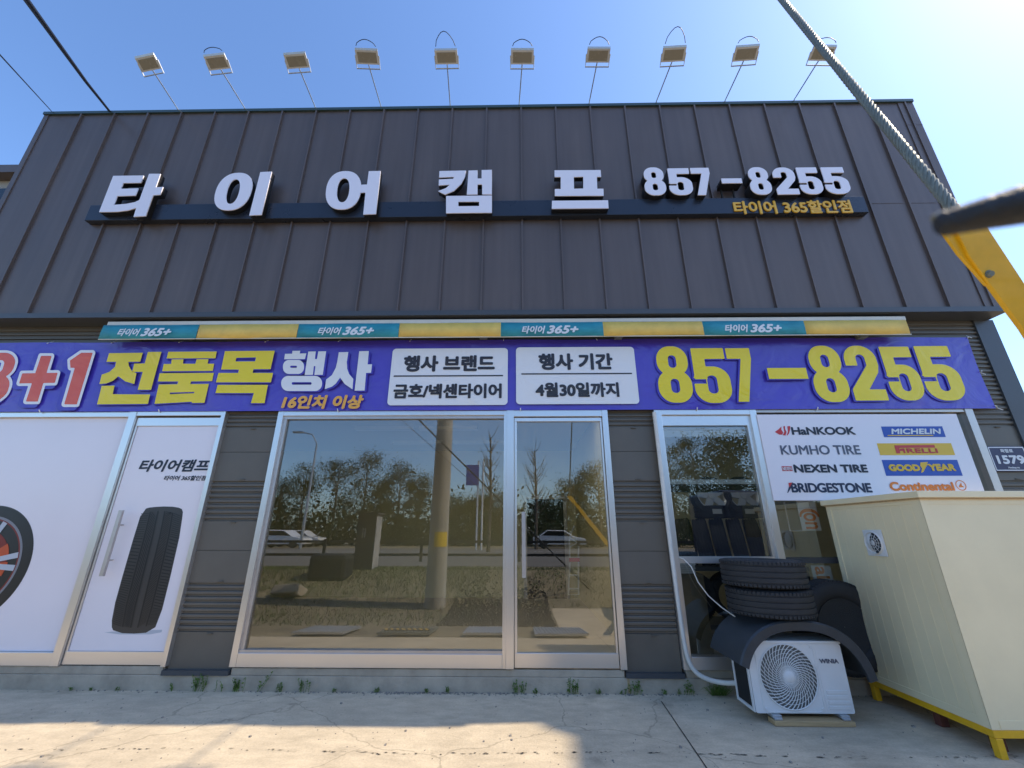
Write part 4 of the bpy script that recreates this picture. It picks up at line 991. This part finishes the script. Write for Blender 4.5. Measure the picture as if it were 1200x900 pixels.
mb = MB(); flap(mb, [(1098, 262), (1111, 252), (1135, 301), (1161, 336), (1156, 334), (1142, 318), (1124, 298)], .956, .963); mb.build('folded_edge', M['yellow'], ya, bevel=.001)
mb = MB(); c_ = dep(1161.5, 320.5, .945); mb.lathe([(0, .008), (.0061, .008), (.0067, .0028), (.009, .0023), (.009, 0)], c_+fwd*.006, -fwd, 24); mb.build('bolt', M['steel'], ya, smooth=True)
a_, b_ = dep(1128, 258, .95), dep(912, -6, 1.75); b2 = b_+(b_-a_)*1.5
rope = thing('steel_rope', a_, 'twisted grey steel wire rope running up from the yellow arm', 'rope')
ax = (b2-a_).normalized(); e1 = ax.orthogonal().normalized(); e2 = ax.cross(e1); Lr = (b2-a_).length
for k in range(6):
    pts = []
    for i in range(181):
        q = i/180*Lr; g = 2*math.pi*k/6+q/.12*2*math.pi
        pts.append(a_+ax*q+(e1*math.cos(g)+e2*math.sin(g))*.0078)
    mb = MB(); mb.tube(pts, .0050, 7); mb.build('strand', M['steel'], rope, smooth=True)
mb = MB(); a_, b_ = dep(1098, 264, .16), dep(1216, 236, .15); c_ = dep(1330, 205, .145)
mb.tube([a_-(b_-a_)*.0, a_+(b_-a_)*.06, a_+(b_-a_)*.4, b_, c_], [.0030, .0047, .0056, .0076, .0095], 14)
br = thing('black_rod', a_, 'blurred black rod close to the camera in front of the yellow arm', 'rod')
mb.build('shaft', M['rubber'], br, smooth=True)
mb = MB(); c_ = dep(1096, 257, .165); mb.tube([c_, c_+rgt*.004+upv*.002], .002, 8); mb.build('tip', M['steel'], br)

# ------------------------------------------------------------------ weeds along the plinth
def weed(px, h, n_, seed, label, lean=0.0, tuft=False):
    rw = random.Random(seed); g = gz(px, gz_y(px)); bx_ = g.x; mb = MB(); by_ = -.045
    t = thing('weed', (bx_, by_, 0), label, 'weed', 'weeds along the foot of the plinth')
    for s in range(n_):
        x0_ = bx_+rw.uniform(-.035, .035)*min(2, h/.08); hh_ = h*rw.uniform(.5, 1); tx = x0_+rw.uniform(-.3, .3)*hh_+lean*hh_; ty = by_-rw.uniform(.0, .25)*hh_
        if tuft:
            wv = Vector((rw.uniform(-1, 1), rw.uniform(-1, 1), 0))*.003
            q0 = Vector((x0_, by_-.01, 0)); q2_ = Vector((x0_+rw.uniform(-.9, .9)*h, by_-rw.uniform(.0, .8)*h, hh_*rw.uniform(.2, .9))); q1_ = (q0+q2_)/2+Vector((0, 0, hh_*.35))
            mb.add([q0-wv, q0+wv, q1_+wv, q1_-wv, q2_], [(0, 1, 2, 3), (3, 2, 4)]); continue
        mb.tube([(x0_, by_, 0), ((x0_+tx)/2+.01, (by_+ty)/2, hh_*.55), (tx, ty, hh_)], .0018, 4)
        for k in range(9):
            f = rw.uniform(.2, 1.0); c = Vector((x0_+(tx-x0_)*f, by_+(ty-by_)*f, hh_*f)); d = Vector((rw.uniform(-1, 1), rw.uniform(-1, .5), rw.uniform(-.1, .8))).normalized(); L_ = rw.uniform(.010, .022)*min(1.3, .6+h*4)
            sd_ = d.cross(Vector((rw.random(), rw.random(), rw.random()))).normalized()*L_*.38
            mb.add([c, c+d*L_*.5+sd_, c+d*L_, c+d*L_*.5-sd_], [(0, 1, 2, 3)])
    mb.build('leaves', M['weed'], t, recalc=False)
def gz_y(px): return 806 if px < 300 else 811
for a_ in [(92, .03, 3, 'tiny flat weed at the plinth below the left door handle side'), (115, .03, 4, 'low weed at the plinth foot below the tyre poster'), (146, .035, 3, 'small weed at the plinth foot below the printed tyre shadow'), (213, .08, 3, 'thin weed below the left ribbed pier, left of the bushiest weed'), (240, .15, 12, 'bushiest weed, under the left ribbed pier'), (265, .09, 3, 'pale thin weed between the two bushy weeds left of the big window'),
           (286, .13, 11, 'second bushy weed, at the left end of the big window'), (309, .19, 3, 'tall leaning weed stalk below the left part of the big window'), (328, .10, 6, 'small rounded weed just right of the tall leaning stalk'), (358, .13, 7, 'rightmost upright weed of the row under the left part of the big window'), (391, .04, 3, 'tiny weed below the middle of the big window'), (441, .05, 5, 'small weed below the right half of the big window'), (500, .04, 5, 'flat weed below the reflected utility pole'), (523, .06, 5, 'small dark weed just right of the reflected pole'),
           (608, .12, 9, 'leafy weed at the foot of the glass door left post'), (626, .05, 5, 'flat weed under the left part of the glass door'), (670, .13, 11, 'bushy weed under the middle of the glass door'), (701, .06, 5, 'small weed under the right part of the glass door'), (728, .06, 4, 'weed beside the rust streak on the plinth'), (744, .14, 9, 'upright weed right of the rust streak under the ribbed pier'), (776, .05, 4, 'tiny weed where the concrete joint meets the plinth'), (795, .07, 4, 'short weed just right of the concrete joint'), (804, .13, 6, 'tall thin weed below the white hose bend')]:
    weed(a_[0], a_[1], a_[2], int(a_[0]), a_[3], .5 if a_[0] == 309 else 0)
t_ = weed(838, .16, 120, 838, 'dark grass tuft on the concrete beside the outdoor unit', tuft=True)
# pebbles and grit at the plinth foot
mb = MB(); rr = random.Random(3)
for i in range(500):
    x = rr.choice([rr.uniform(-2.6, 1.5), rr.gauss(-1.0, .5), rr.uniform(-6, 4)]); y_ = -.035-abs(rr.gauss(0, .025)); s = rr.uniform(.002, .007)
    mb.obox((x, y_, s*.5), (s, s*.3, 0), (-s*.3, s*.8, 0), (0, 0, s*.7))
for i in range(420):
    x = rr.uniform(-6, 3.2); y_ = rr.uniform(-1.5, -.08); s = rr.uniform(.0015, .0045) if rr.random() < .93 else rr.uniform(.006, .011); a_ = rr.uniform(0, 6.28)
    mb.obox((x, y_, s*.4), (s*math.cos(a_), s*math.sin(a_), 0), (-s*.7*math.sin(a_), s*.7*math.cos(a_), 0), (0, .2*s, s*.5))
tag(mb.build('grit', M['gravel'], recalc=False), kind='stuff')
mb = MB(); q0 = at(730, 786, -.032); mb.add([(1.03, -.0325, .0), (1.055, -.0325, 0), (1.05, -.0325, .126), (1.028, -.0325, .126)], [(0, 1, 2, 3)]); mb.build('rust_streak', M['wood'], shop, recalc=False)

# ------------------------------------------------------------------ inside the shop
dk = thing('inner_door', (.3, 4.45, .2), 'black doorway with a dark leaf at the back of the shop', 'door')
d0, d1 = at(617, 585, 4.44), at(664, 700, 4.44)
mb = MB(); mb.box(d0.x, d1.x, 4.42, 4.49, .205, d0.z); mb.build('leaf', M['dark'], dk)
mb = MB(); mb.box(d0.x-.07, d0.x, 4.40, 4.495, .205, d0.z+.07); mb.box(d1.x, d1.x+.07, 4.40, 4.495, .205, d0.z+.07); mb.box(d0.x, d1.x, 4.40, 4.495, d0.z, d0.z+.07); mb.build('door_frame', M['alu2'], dk)
tr = thing('hand_trolley', (.9, 3.2, .2), 'white tubular hand trolley standing inside behind the glass door', 'trolley')
yq = 3.0
def tp3(px, py): return at(px, py, yq)
mb = MB()
for pth in ([(673, 616), (667, 630), (668, 660), (666, 697), (678, 697), (678, 640)], [(667.5, 630), (676, 636), (668, 641)], [(668, 674), (678, 674)], [(666, 690), (678, 690)]): mb.tube([tp3(*q) for q in pth], .014, 6)
mb.build('tube_frame', M['white'], tr)
mb = MB(); c_ = tp3(673, 656); mb.box(c_.x-.09, c_.x+.09, yq-.02, yq+.02, c_.z-.03, c_.z+.03); mb.build('cross_plate', M['redlogo'], tr)
# tyre shelf in the right bay
shf = thing('tyre_shelf', (2.2, 1.2, .2), 'dark storage shelf carrying rows of tyres behind the right window', 'shelf')
zs = 1.04
mb = MB(); mb.box(1.45, 3.6, .95, 1.5, zs-.05, zs); mb.build('board', M['trim'], shf)
for x in (1.46, 3.55):
    mb = MB(); mb.box(x, x+.05, .97, 1.48, .2, zs-.051); mb.build('upright', M['trim'], shf)
mb = MB(); mb.box(1.45, 3.6, .95, 1.5, .35, .40); mb.build('board', M['trim'], shf)
nm = ['leftmost', 'second', 'third', 'fourth', 'fifth', 'sixth', 'seventh', 'eighth', 'ninth']
for k in range(9):
    lab = ('%s tyre from the left in the upright row on the shelf inside the right window' % nm[k]) if k else 'leftmost tyre of the upright row on the shelf inside the right window'
    tyre((1.56+k*.225, 1.22, zs+.291), (.90, -.43, .10), .29, .175, lab, group='tyres standing on the shelf', rim=.19)
for k in range(4):
    tyre((1.72+k*.5, 1.22, .40+.285), (.12, 1, 0), .283, .2, ['tyre facing out on the low shelf behind the hose bend', 'second tyre facing out on the low shelf, behind the tyre stack', 'third tyre facing out on the low shelf, behind the tyre stack', 'rightmost tyre facing out on the low shelf'][k], group='tyres on the low shelf', rim=.18)
for k, (px, lab, lab2) in enumerate(((834, 'tyre lying flat above the shelf row under the left alloy wheel', 'left alloy wheel displayed on a tyre behind the right window'), (872, 'tyre lying flat above the shelf row under the right alloy wheel', 'right alloy wheel displayed on a tyre behind the right window'))):
    c = at(px, 596, 1.2); zt_ = zs+.583
    tyre((c.x, 1.22, zt_+.08), (0, 0, 1), .22, .16, lab, group='tyres lying on top of the shelf', rim=.15)
    mb = MB(); q = at(px+6, 597, 1.22-.222); mb.box(q.x-.06, q.x+.06, .990, .994, zt_+.05, zt_+.11)
    tag(mb.build('size_label', M['white']), ['white size label on the tyre under the left alloy wheel', 'white size label on the tyre under the right alloy wheel'][k], 'label')
    wl = thing('alloy_wheel', (c.x, 1.2, zt_+.32), lab2, 'wheel', 'display wheels')
    mb = MB(); wc = Vector((c.x, 1.16, zt_+.16+.13)); axw = Vector((0, -1, .25)).normalized()
    mb.lathe([(.165, -.09), (.17, 0), (.192, .02), (.2, .02), (.2, -.1)], wc, axw, 40)
    e1 = axw.orthogonal().normalized(); e2 = axw.cross(e1)
    for j in range(5):
        g = 2*math.pi*j/5+.3; d = e1*math.cos(g)+e2*math.sin(g); mb.obox(wc+d*.10, d*.08, axw*.012, axw.cross(d)*.045)
    mb.lathe([(0, .02), (.045, .018), (.05, -.02)], wc, axw, 20); mb.build('rim', M['rim'], wl, smooth=True)
    tyr = MB(); tyr.lathe([(.2, .03), (.23, .05), (.265, .03), (.27, -.05), (.25, -.12), (.2, -.1)], wc, axw, 48); tyr.build('tyre', M['rubber'], wl, smooth=True)
bl = thing('roller_blind', (2.15, .09, 2.6), 'rolled beige blind with scalloped hem at the top of the right window', 'blind')
mb = MB(); zb0, zb1 = at(826, 511, .09).z, at(826, 503, .09).z
n_ = 24
for k in range(n_+1): x = 1.67+1.0*k/n_; mb.v += [(x, .09, zb0-.012*abs(math.sin(k*.8))), (x, .09, zb1)]
mb.f += [(2*k, 2*k+2, 2*k+3, 2*k+1) for k in range(n_)]; mb.build('fabric', M['cassette'], bl, recalc=False)
mb = MB(); mb.tube([(1.67, .10, zb1), (2.67, .10, zb1)], .02, 10); mb.build('roller', M['cassette'], bl)
mb = MB()
for k in range(6): mb.box(1.72+rng.uniform(-.02, .02), 2.02+rng.uniform(-.02, .02), .5, .8, 1.0+k*.022, 1.019+k*.022)
pb_ = mb.build('cloth_stack', M['white']); tag(pb_, 'stack of folded white cloths inside the lower right window', 'cloths')
mb = MB(); mb.box(1.66, 2.1, .48, .85, .2, .998); tag(mb.build('carton', M['dirt'], bevel=.01), 'dull brown carton carrying folded white cloths behind the right window', 'carton')
# vertical orange lettered strips behind the sign bay glass
st = thing('lettered_strip', (3.2, .06, 1.6), 'upper white strip with orange sideways letters in the window left of the cream cabinet', 'sticker', 'strips with orange letters')
q0, q1 = at(941, 587, .05), at(957, 621, .05)
x0 = at(935.5, 600, .05).x; x1 = at(957.5, 600, .05).x
mb = MB(); mb.box(x0, x1, .045, .05, at(950, 622, .05).z, at(945, 575, .05).z); mb.build('strip', M['white'], st)
text('lettering', 'on', x0+.04, x1-.03, at(950, 620, .05).z, at(946, 601, .05).z, .044, M['orangelogo'], st, bold=.004, rot=True)
cxx, czz = (x0+x1)/2+.005, at(947, 604.5, .05).z
shape('lettering', [[(cxx+.105*math.cos(R(-10+200*k/24)), czz+.075*math.sin(R(-10+200*k/24))-.0) for k in range(25)]+[(cxx+.085*math.cos(R(185-190*k/24)), czz-.004+.046*math.sin(R(185-190*k/24))) for k in range(25)]], .043, .001, M['orangelogo'], st)
st = thing('lettered_strip', (3.2, .06, 1.1), 'lower white strip with orange sideways letters just above the leaning black tyre', 'sticker', 'strips with orange letters')
x0 = at(951.5, 670, .05).x; x1 = at(974, 670, .05).x
mb = MB(); mb.box(x0, x1, .045, .05, at(965, 690, .05).z, at(960, 662.5, .05).z); mb.build('strip', M['white'], st)
text('lettering', 'al', x0+.03, x1-.03, at(964, 678, .05).z, at(962, 664, .05).z, .044, M['orangelogo'], st, bold=.004, rot=True)
mb = MB(); q0 = at(921, 588, .3); q1 = at(926, 622, .3); mb.tube([at(919, 588, .3), at(926, 622, .3), at(940, 622, .3)], .008, 6); tag(mb.build('display_frame', M['white']), 'thin white frame edge inside the window left of the lettered strip', 'frame')

# ------------------------------------------------------------------ street side (behind the camera, seen in the glass)
def mir(px, py, d): q = at(px, py, d); return Vector((q.x, -d, q.z))    # the point at distance d in front of the glass that reflects at this pixel
up_ = thing('utility_pole', (mir(511, 700, 6.3).x, -6.3, -.3), 'round concrete utility pole with a yellow sticker, reflected in the big window', 'pole')
ux = mir(511, 680, 6.3).x
mb = MB(); mb.tube([(ux, -6.3, -.4), (ux-.0, -6.3, 11)], [.25, .16], 28, True); mb.build('shaft', M['pole'], up_, smooth=True)
zq = mir(514, 632, 6.3).z; mb = MB()
vs = []
for k in range(13):
    g = R(20+85*k/12)
    for z in (zq-.17, zq+.17): vs.append((ux+(.2405)*math.cos(g), -6.3+(.2405)*math.sin(g), z))
mb.add(vs, [(2*k, 2*k+2, 2*k+3, 2*k+1) for k in range(12)]); mb.build('sticker', M['stickery'], up_, recalc=False)
cbx = thing('electrical_cabinet', (mir(428, 660, 9).x, -9, .36), 'dark street electrical cabinet with a sloped lid, reflected left of the pole', 'cabinet')
q = mir(428, 660, 9); zt_ = mir(428, 603, 9).z
mb = MB(); mb.box(q.x-.38, q.x+.20, -9.6, -9.0, gprof(-9.2)-.1, zt_); mb.build('body', M['cabinet'], cbx, bevel=.01)
mb = MB(); mb.box(q.x+.201, q.x+.206, -9.57, -9.03, gprof(-9.2), zt_-.05); mb.build('side_panel', M['cabinetside'], cbx)
mb = MB(); mb.box(q.x-.42, q.x+.26, -9.65, -8.95, zt_, zt_+.06); mb.build('lid', M['cabinet'], cbx, bevel=.01)
mb = MB(); mb.box(q.x-.2, q.x-.18, -9.0, -8.985, zt_-.7, zt_-.4); mb.box(q.x-.13, q.x-.11, -9.0, -8.985, zt_-.7, zt_-.4); mb.build('handle', M['galv'], cbx)
dp = thing('tarpaulin_heap', (mir(385, 668, 8.2).x, -8.2, .2), 'low dark heap under a tarpaulin beside the electrical cabinet, reflected', 'heap')
q = mir(387, 668, 8.2); mb = MB(); mb.box(q.x-.6, q.x+.5, -8.7, -8.0, q.z-.3, q.z+.42); mb.build('cover', M['dark'], dp, bevel=.12)
mb = MB(); q = mir(340, 682, 7.0); mb.obox((q.x, -7.0, gprof(-7)+.08), (.36, .1, .03), (-.05, .2, .1), (.02, -.05, .1)); tag(mb.build('concrete_lump', M['concrete'], bevel=.03), 'pale broken concrete lump in the grass, reflected at lower left of the big window', 'rubble')
# ramps at the lot edge
rk = random.Random(2)
for i, (px, lab) in enumerate(((385, 'ribbed steel ramp plate at the lot edge, leftmost in the reflection'), (480, 'ribbed steel ramp plate with yellow and black stripes at the lot edge'), (575, 'ribbed steel ramp plate right of the reflected pole'), (655, 'ribbed steel ramp plate reflected low in the glass door'))):
    x = mir(px, 738, 3.6).x; t = thing('ramp_plate', (x, -3.5, -.2), lab, 'ramp', 'steel ramp plates at the lot edge')
    mb = MB(); W2 = .44
    mb.obox((x, -3.55, -.19), (W2, 0, 0), (0, .45, .04), (0, 0, .015))
    for k in range(14): mb.obox((x-W2+.05+k*.062, -3.55, -.168), (.012, .0, 0), (.02, .44, .039), (0, 0, .006))
    mb.build('plate', M['galv'] if i != 1 else M['steel'], t)
    if i == 1:
        mb = MB(); mb.obox((x, -3.42, -.150), (.42, 0, 0), (0, .13, .012), (0, 0, .004)); mb.build('hump', M['dark'], t)
        mb = MB()
        for k in range(8): mb.obox((x-.37+k*.1, -3.42, -.1455), (.025, 0, 0), (.04, .12, .011), (0, 0, .002))
        mb.build('stripes', M['yellowlogo'], t)
# guard rail
gr = thing('guard_rail', (0, -13.5, .3), 'dark two bar roadside guard rail reflected across the big window', 'guard rail')
for zz in (.75, .25):
    mb = MB(); mb.box(-60, 60, -13.55, -13.5, gprof(-13.5)+zz-.05, gprof(-13.5)+zz+.05); mb.build('bar', M['dark'], gr)
mb = MB()
for k in range(-14, 15): mb.box(k*4-.05, k*4+.05, -13.5, -13.42, gprof(-13.5)-.1, gprof(-13.5)+.85)
mb.build('posts', M['dark'], gr)
# street lamp, blue sign
q = mir(352, 640, 30); lz = mir(367, 520, 30)
sl_ = thing('street_lamp', (q.x, -30, .1), 'tall street lamp with a single arm, reflected at the left of the big window', 'street lamp')
mb = MB(); mb.tube([(q.x, -30, 0), (q.x, -30, lz.z)], [.12, .07], 10); mb.tube([(q.x, -30, lz.z), (q.x-.5, -30, lz.z+.8), (q.x-1.4, -30, lz.z+1.0)], .05, 8); mb.build('pole', M['galv'], sl_)
mb = MB(); mb.box(q.x-2.2, q.x-1.3, -30.15, -29.85, lz.z+.93, lz.z+1.08); mb.build('lamp_head', M['galv'], sl_, bevel=.03)
bsg = thing('road_sign', (mir(555, 640, 28).x, -28, .1), 'blue road sign on slim poles reflected in the right part of the big window', 'sign')
for px in (558, 564):
    q = mir(px, 640, 28); zt_ = mir(px, 540, 28).z; mb = MB(); mb.tube([(q.x, -28, 0), (q.x, -28, zt_)], .07, 8); mb.build('pole', M['white'], bsg)
a_, b_ = mir(547, 545, 28), mir(561, 569, 28); mb = MB(); mb.box(a_.x, b_.x, -27.9, -27.85, b_.z, a_.z); mb.build('panel', M['signblue'], bsg)
tt = thing('added_truck', (3.2, -5.4, -.25), 'added unseen dark tow truck beside the camera, darkening the reflection in the right window', 'truck')  # added out of view; its dark body dims the right window's reflection
mb = MB(); mb.box(2.95, 4.2, -6.3, -4.65, .55, 1.0); mb.box(3.0, 6.4, -6.1, -4.7, .25, .549); mb.build('bed', M['fender'], tt, bevel=.02)
mb = MB(); mb.prism([(4.3, .3), (6.5, .3), (6.5, 1.2), (6.1, 2.25), (4.3, 2.3)], -6.3, -4.45, lambda u, v, d: (u, d, v)); mb.build('cab', M['navy'], tt, bevel=.05)
mb = MB(); mb.box(4.7, 5.8, -4.449, -4.44, 1.35, 2.0); mb.build('side_window', M['carglass'], tt)
mb = MB(); mb.tube([dep(1690, 1075, .98), (2.6, -4.8, .5), (3.2, -5.2, .8)], .05, 10); mb.build('outrigger', M['yellow'], tt, smooth=True)
for x_ in (3.5, 5.4):
    for y_ in (-4.6, -6.15):
        mb = MB(); mb.lathe([(0, .1), (.25, .1), (.42, .09), (.44, .05), (.44, -.05), (.42, -.09), (.25, -.1), (0, -.1)], (x_, y_, .16), (0, 1, 0), 28); mb.build('wheel', M['rubber'], tt, smooth=True)
# cars on the road
def car(px, d, label, flip=1):
    q = mir(px, 640, d); x = q.x; y = -d; z = gprof(y)+.005
    t = thing('parked_car', (x, y, z), label, 'car', 'white cars on the road')
    side = [(-2.2, .3), (2.2, .3), (2.2, .6), (2.1, .78), (1.2, .95), (.45, 1.42), (-1.0, 1.45), (-1.7, 1.0), (-2.2, .9)]
    side = [(u*flip, v) for u, v in side]
    mb = MB(); mb.prism(side, y-.85, y+.85, lambda u, v, d_: (x+u, d_, z+v)); mb.build('body', M['carpaint'], t, bevel=.06)
    mb = MB(); gl_ = [(1.05*flip, .97), (.40*flip, 1.36), (-.95*flip, 1.39), (-1.5*flip, 1.02)]
    mb.prism(gl_, y-.862, y+.862, lambda u, v, d_: (x+u, d_, z+v)); mb.build('window', M['carglass'], t)
    for u in (-1.35, 1.35):
        for s_ in (-.80, .80):
            mb = MB(); mb.lathe([(0, .1), (.2, .1), (.32, .08), (.32, -.08), (.2, -.1), (0, -.1)], (x+u, y+s_, z+.32), (0, 1, 0), 20); mb.build('wheel', M['rubber'], t, smooth=True)
car(330, 33, 'white car with a dark side stripe reflected at the far left of the big window')
car(350, 36.5, 'white car half hidden behind another, reflected at the left of the big window')
car(655, 33, 'white car on the road reflected in the glass door')
# trees
def tree(px, top, d, half, m_, label, seed, bare=False):
    rt_ = random.Random(seed); q = mir(px, 640, d); H = mir(px, top, d).z; y = -d; z = gprof(y); x = q.x
    Wd = abs(mir(px+half, 600, d).x-q.x)
    t = thing('roadside_tree', (x, y, z), label, 'tree', 'trees across the road')
    mb = MB(); mb.tube([(x, y, z-.2), (x+.1, y, z+(H-z)*.4), (x+.05, y, z+(H-z)*.85)], [.14, .10, .03], 7)
    for k in range(14 if not bare else 40):
        f = rt_.uniform(.25, .85); g = rt_.uniform(0, 6.28); L_ = Wd*rt_.uniform(.5, 1.0)*(1.1-f*.6)
        p0 = Vector((x, y, z+(H-z)*f)); p1 = p0+Vector((math.cos(g)*L_*.5, math.sin(g)*L_*.5, L_*.5)); p2 = p1+Vector((math.cos(g)*L_*.4, math.sin(g)*L_*.4, L_*.7))
        mb.tube([p0, p1, p2], [.04, .025, .012], 4)
    mb.build('trunk', M['bark'], t)
    mb = MB(); cl = [(rt_.gauss(0, .5)*Wd, rt_.gauss(0, .5)*Wd, z+(H-z)*rt_.uniform(.03, .96), rt_.uniform(.45, 1.0)) for _ in range(60 if not bare else 10)]
    for cx_, cy_, cz_, cr in cl:
        f = (cz_-z)/(H-z); s_ = 1.15-.7*abs(f-.4)*1.3
        for _ in range(170 if not bare else 16):
            p = Vector((x+cx_*s_+rt_.gauss(0, cr*.6), y+cy_*s_+rt_.gauss(0, cr*.6), cz_+rt_.gauss(0, cr*.55)))
            a1 = Vector((rt_.gauss(0, 1), rt_.gauss(0, 1), rt_.gauss(0, 1))).normalized(); b1 = a1.orthogonal().normalized(); s2 = rt_.uniform(.04, .10)
            mb.add([p-a1*s2, p+b1*s2*.6, p+a1*s2, p-b1*s2*.6], [(0, 1, 2, 3)])
    mb.build('crown', M[m_], t, recalc=False)
tl_ = [(318, 560, 40, 26, 'leafB', 'dark tree at the far left of the big window reflection'), (345, 545, 41, 28, 'leafA', 'tree behind the reflected street lamp'), (385, 538, 40, 32, 'leafB', 'broad tree between the reflected lamp and the cabinet'), (420, 530, 42, 30, 'leafA', 'tallest tree, reflected above the cabinet'), (440, 560, 39, 22, 'leafC', 'pale tree right behind the reflected cabinet'), (462, 541, 41, 26, 'leafB', 'pointed tree reflected between cabinet and pole'), (487, 558, 40, 24, 'leafC', 'light green tree just left of the reflected pole'),
       (530, 582, 40, 24, 'leafC', 'low light tree just right of the reflected pole'), (555, 585, 39, 24, 'leafA', 'low tree behind the reflected blue sign'), (585, 580, 41, 26, 'leafC', 'low tree at the right end of the big window reflection'), (640, 590, 41, 26, 'leafB', 'low dark tree behind the glass door reflection'), (672, 562, 38, 26, 'leafA', 'tree reflected left of centre in the glass door'), (705, 540, 37, 30, 'leafC', 'pale tall tree reflected at the right of the glass door'), (795, 520, 38, 30, 'leafA', 'tree reflected at the left of the right window'), (825, 508, 36, 26, 'leafB', 'bushy tree reflected in the middle of the right window'), (868, 512, 22, 24, 'leafB', 'near dark tree reflected at the right edge of the right window'),
       (740, 555, 42, 30, 'leafB', 'dark tree hidden between door and right window reflections'), (930, 540, 38, 34, 'leafB', 'tree reflected behind the lettered strips')]
for i, (px, top, d, hf, m_, lab) in enumerate(tl_): tree(px, top, d, hf, m_, lab, 100+i)
tree(572, 492, 24, 26, 'leafC', 'bare budding tree reflected beside the blue sign', 300, True)
tree(628, 510, 30, 26, 'leafC', 'bare budding tree reflected at the top of the glass door', 301, True)
# grass on the verge and a hedge line far behind
mb = MB(); rg = random.Random(9)
for i in range(36000):
    x = rg.uniform(-12, 4) if rg.random() < .8 else rg.uniform(-25, 15); y = -9.8+abs(rg.gauss(0, 1.8)) if rg.random() < .6 else rg.uniform(-9.5, -4.3)
    if y > -4.3 or y < -10.3 or (x > -.9 and (rg.random() < .6 or y > -6.2)): continue
    z = gprof(y)-.012; h = rg.uniform(.04, .12); a_ = rg.uniform(0, 6.28); wv = Vector((math.cos(a_), math.sin(a_), 0))*.008; tp_ = Vector((x+rg.gauss(0, .05), y+rg.gauss(0, .05), z+h))
    b_ = Vector((x, y, z)); mb.add([b_-wv, b_+wv, tp_], [(0, 1, 2)])
tag(mb.build('grass', M['grass'], recalc=False), kind='stuff')
mb = MB()
for i in range(5000):
    x = rg.uniform(-1.6, .7); y = -4.4-abs(rg.gauss(0, 1.3)); s = rg.uniform(.008, .026); z = gprof(y); mb.obox((x, y, z), (s, s*.4, 0), (-.3*s, s, .2*s), (0, .2*s, s*.7))
tag(mb.build('rubble', M['gravel'], recalc=False), kind='stuff')
mb = MB()
for i in range(16000):
    x = rg.uniform(-70, 60); y = -44+rg.gauss(0, 1.2); z = gprof(y)+abs(rg.gauss(0, 2.1)); p = Vector((x, y, z)); a1 = Vector((rg.gauss(0, 1), rg.gauss(0, 1), rg.gauss(0, 1))).normalized(); b1 = a1.orthogonal().normalized(); s2 = rg.uniform(.2, .4)
    mb.add([p-a1*s2, p+b1*s2*.6, p+a1*s2, p-b1*s2*.6], [(0, 1, 2, 3)])
tag(mb.build('woodland', M['leafB'], recalc=False), kind='stuff')
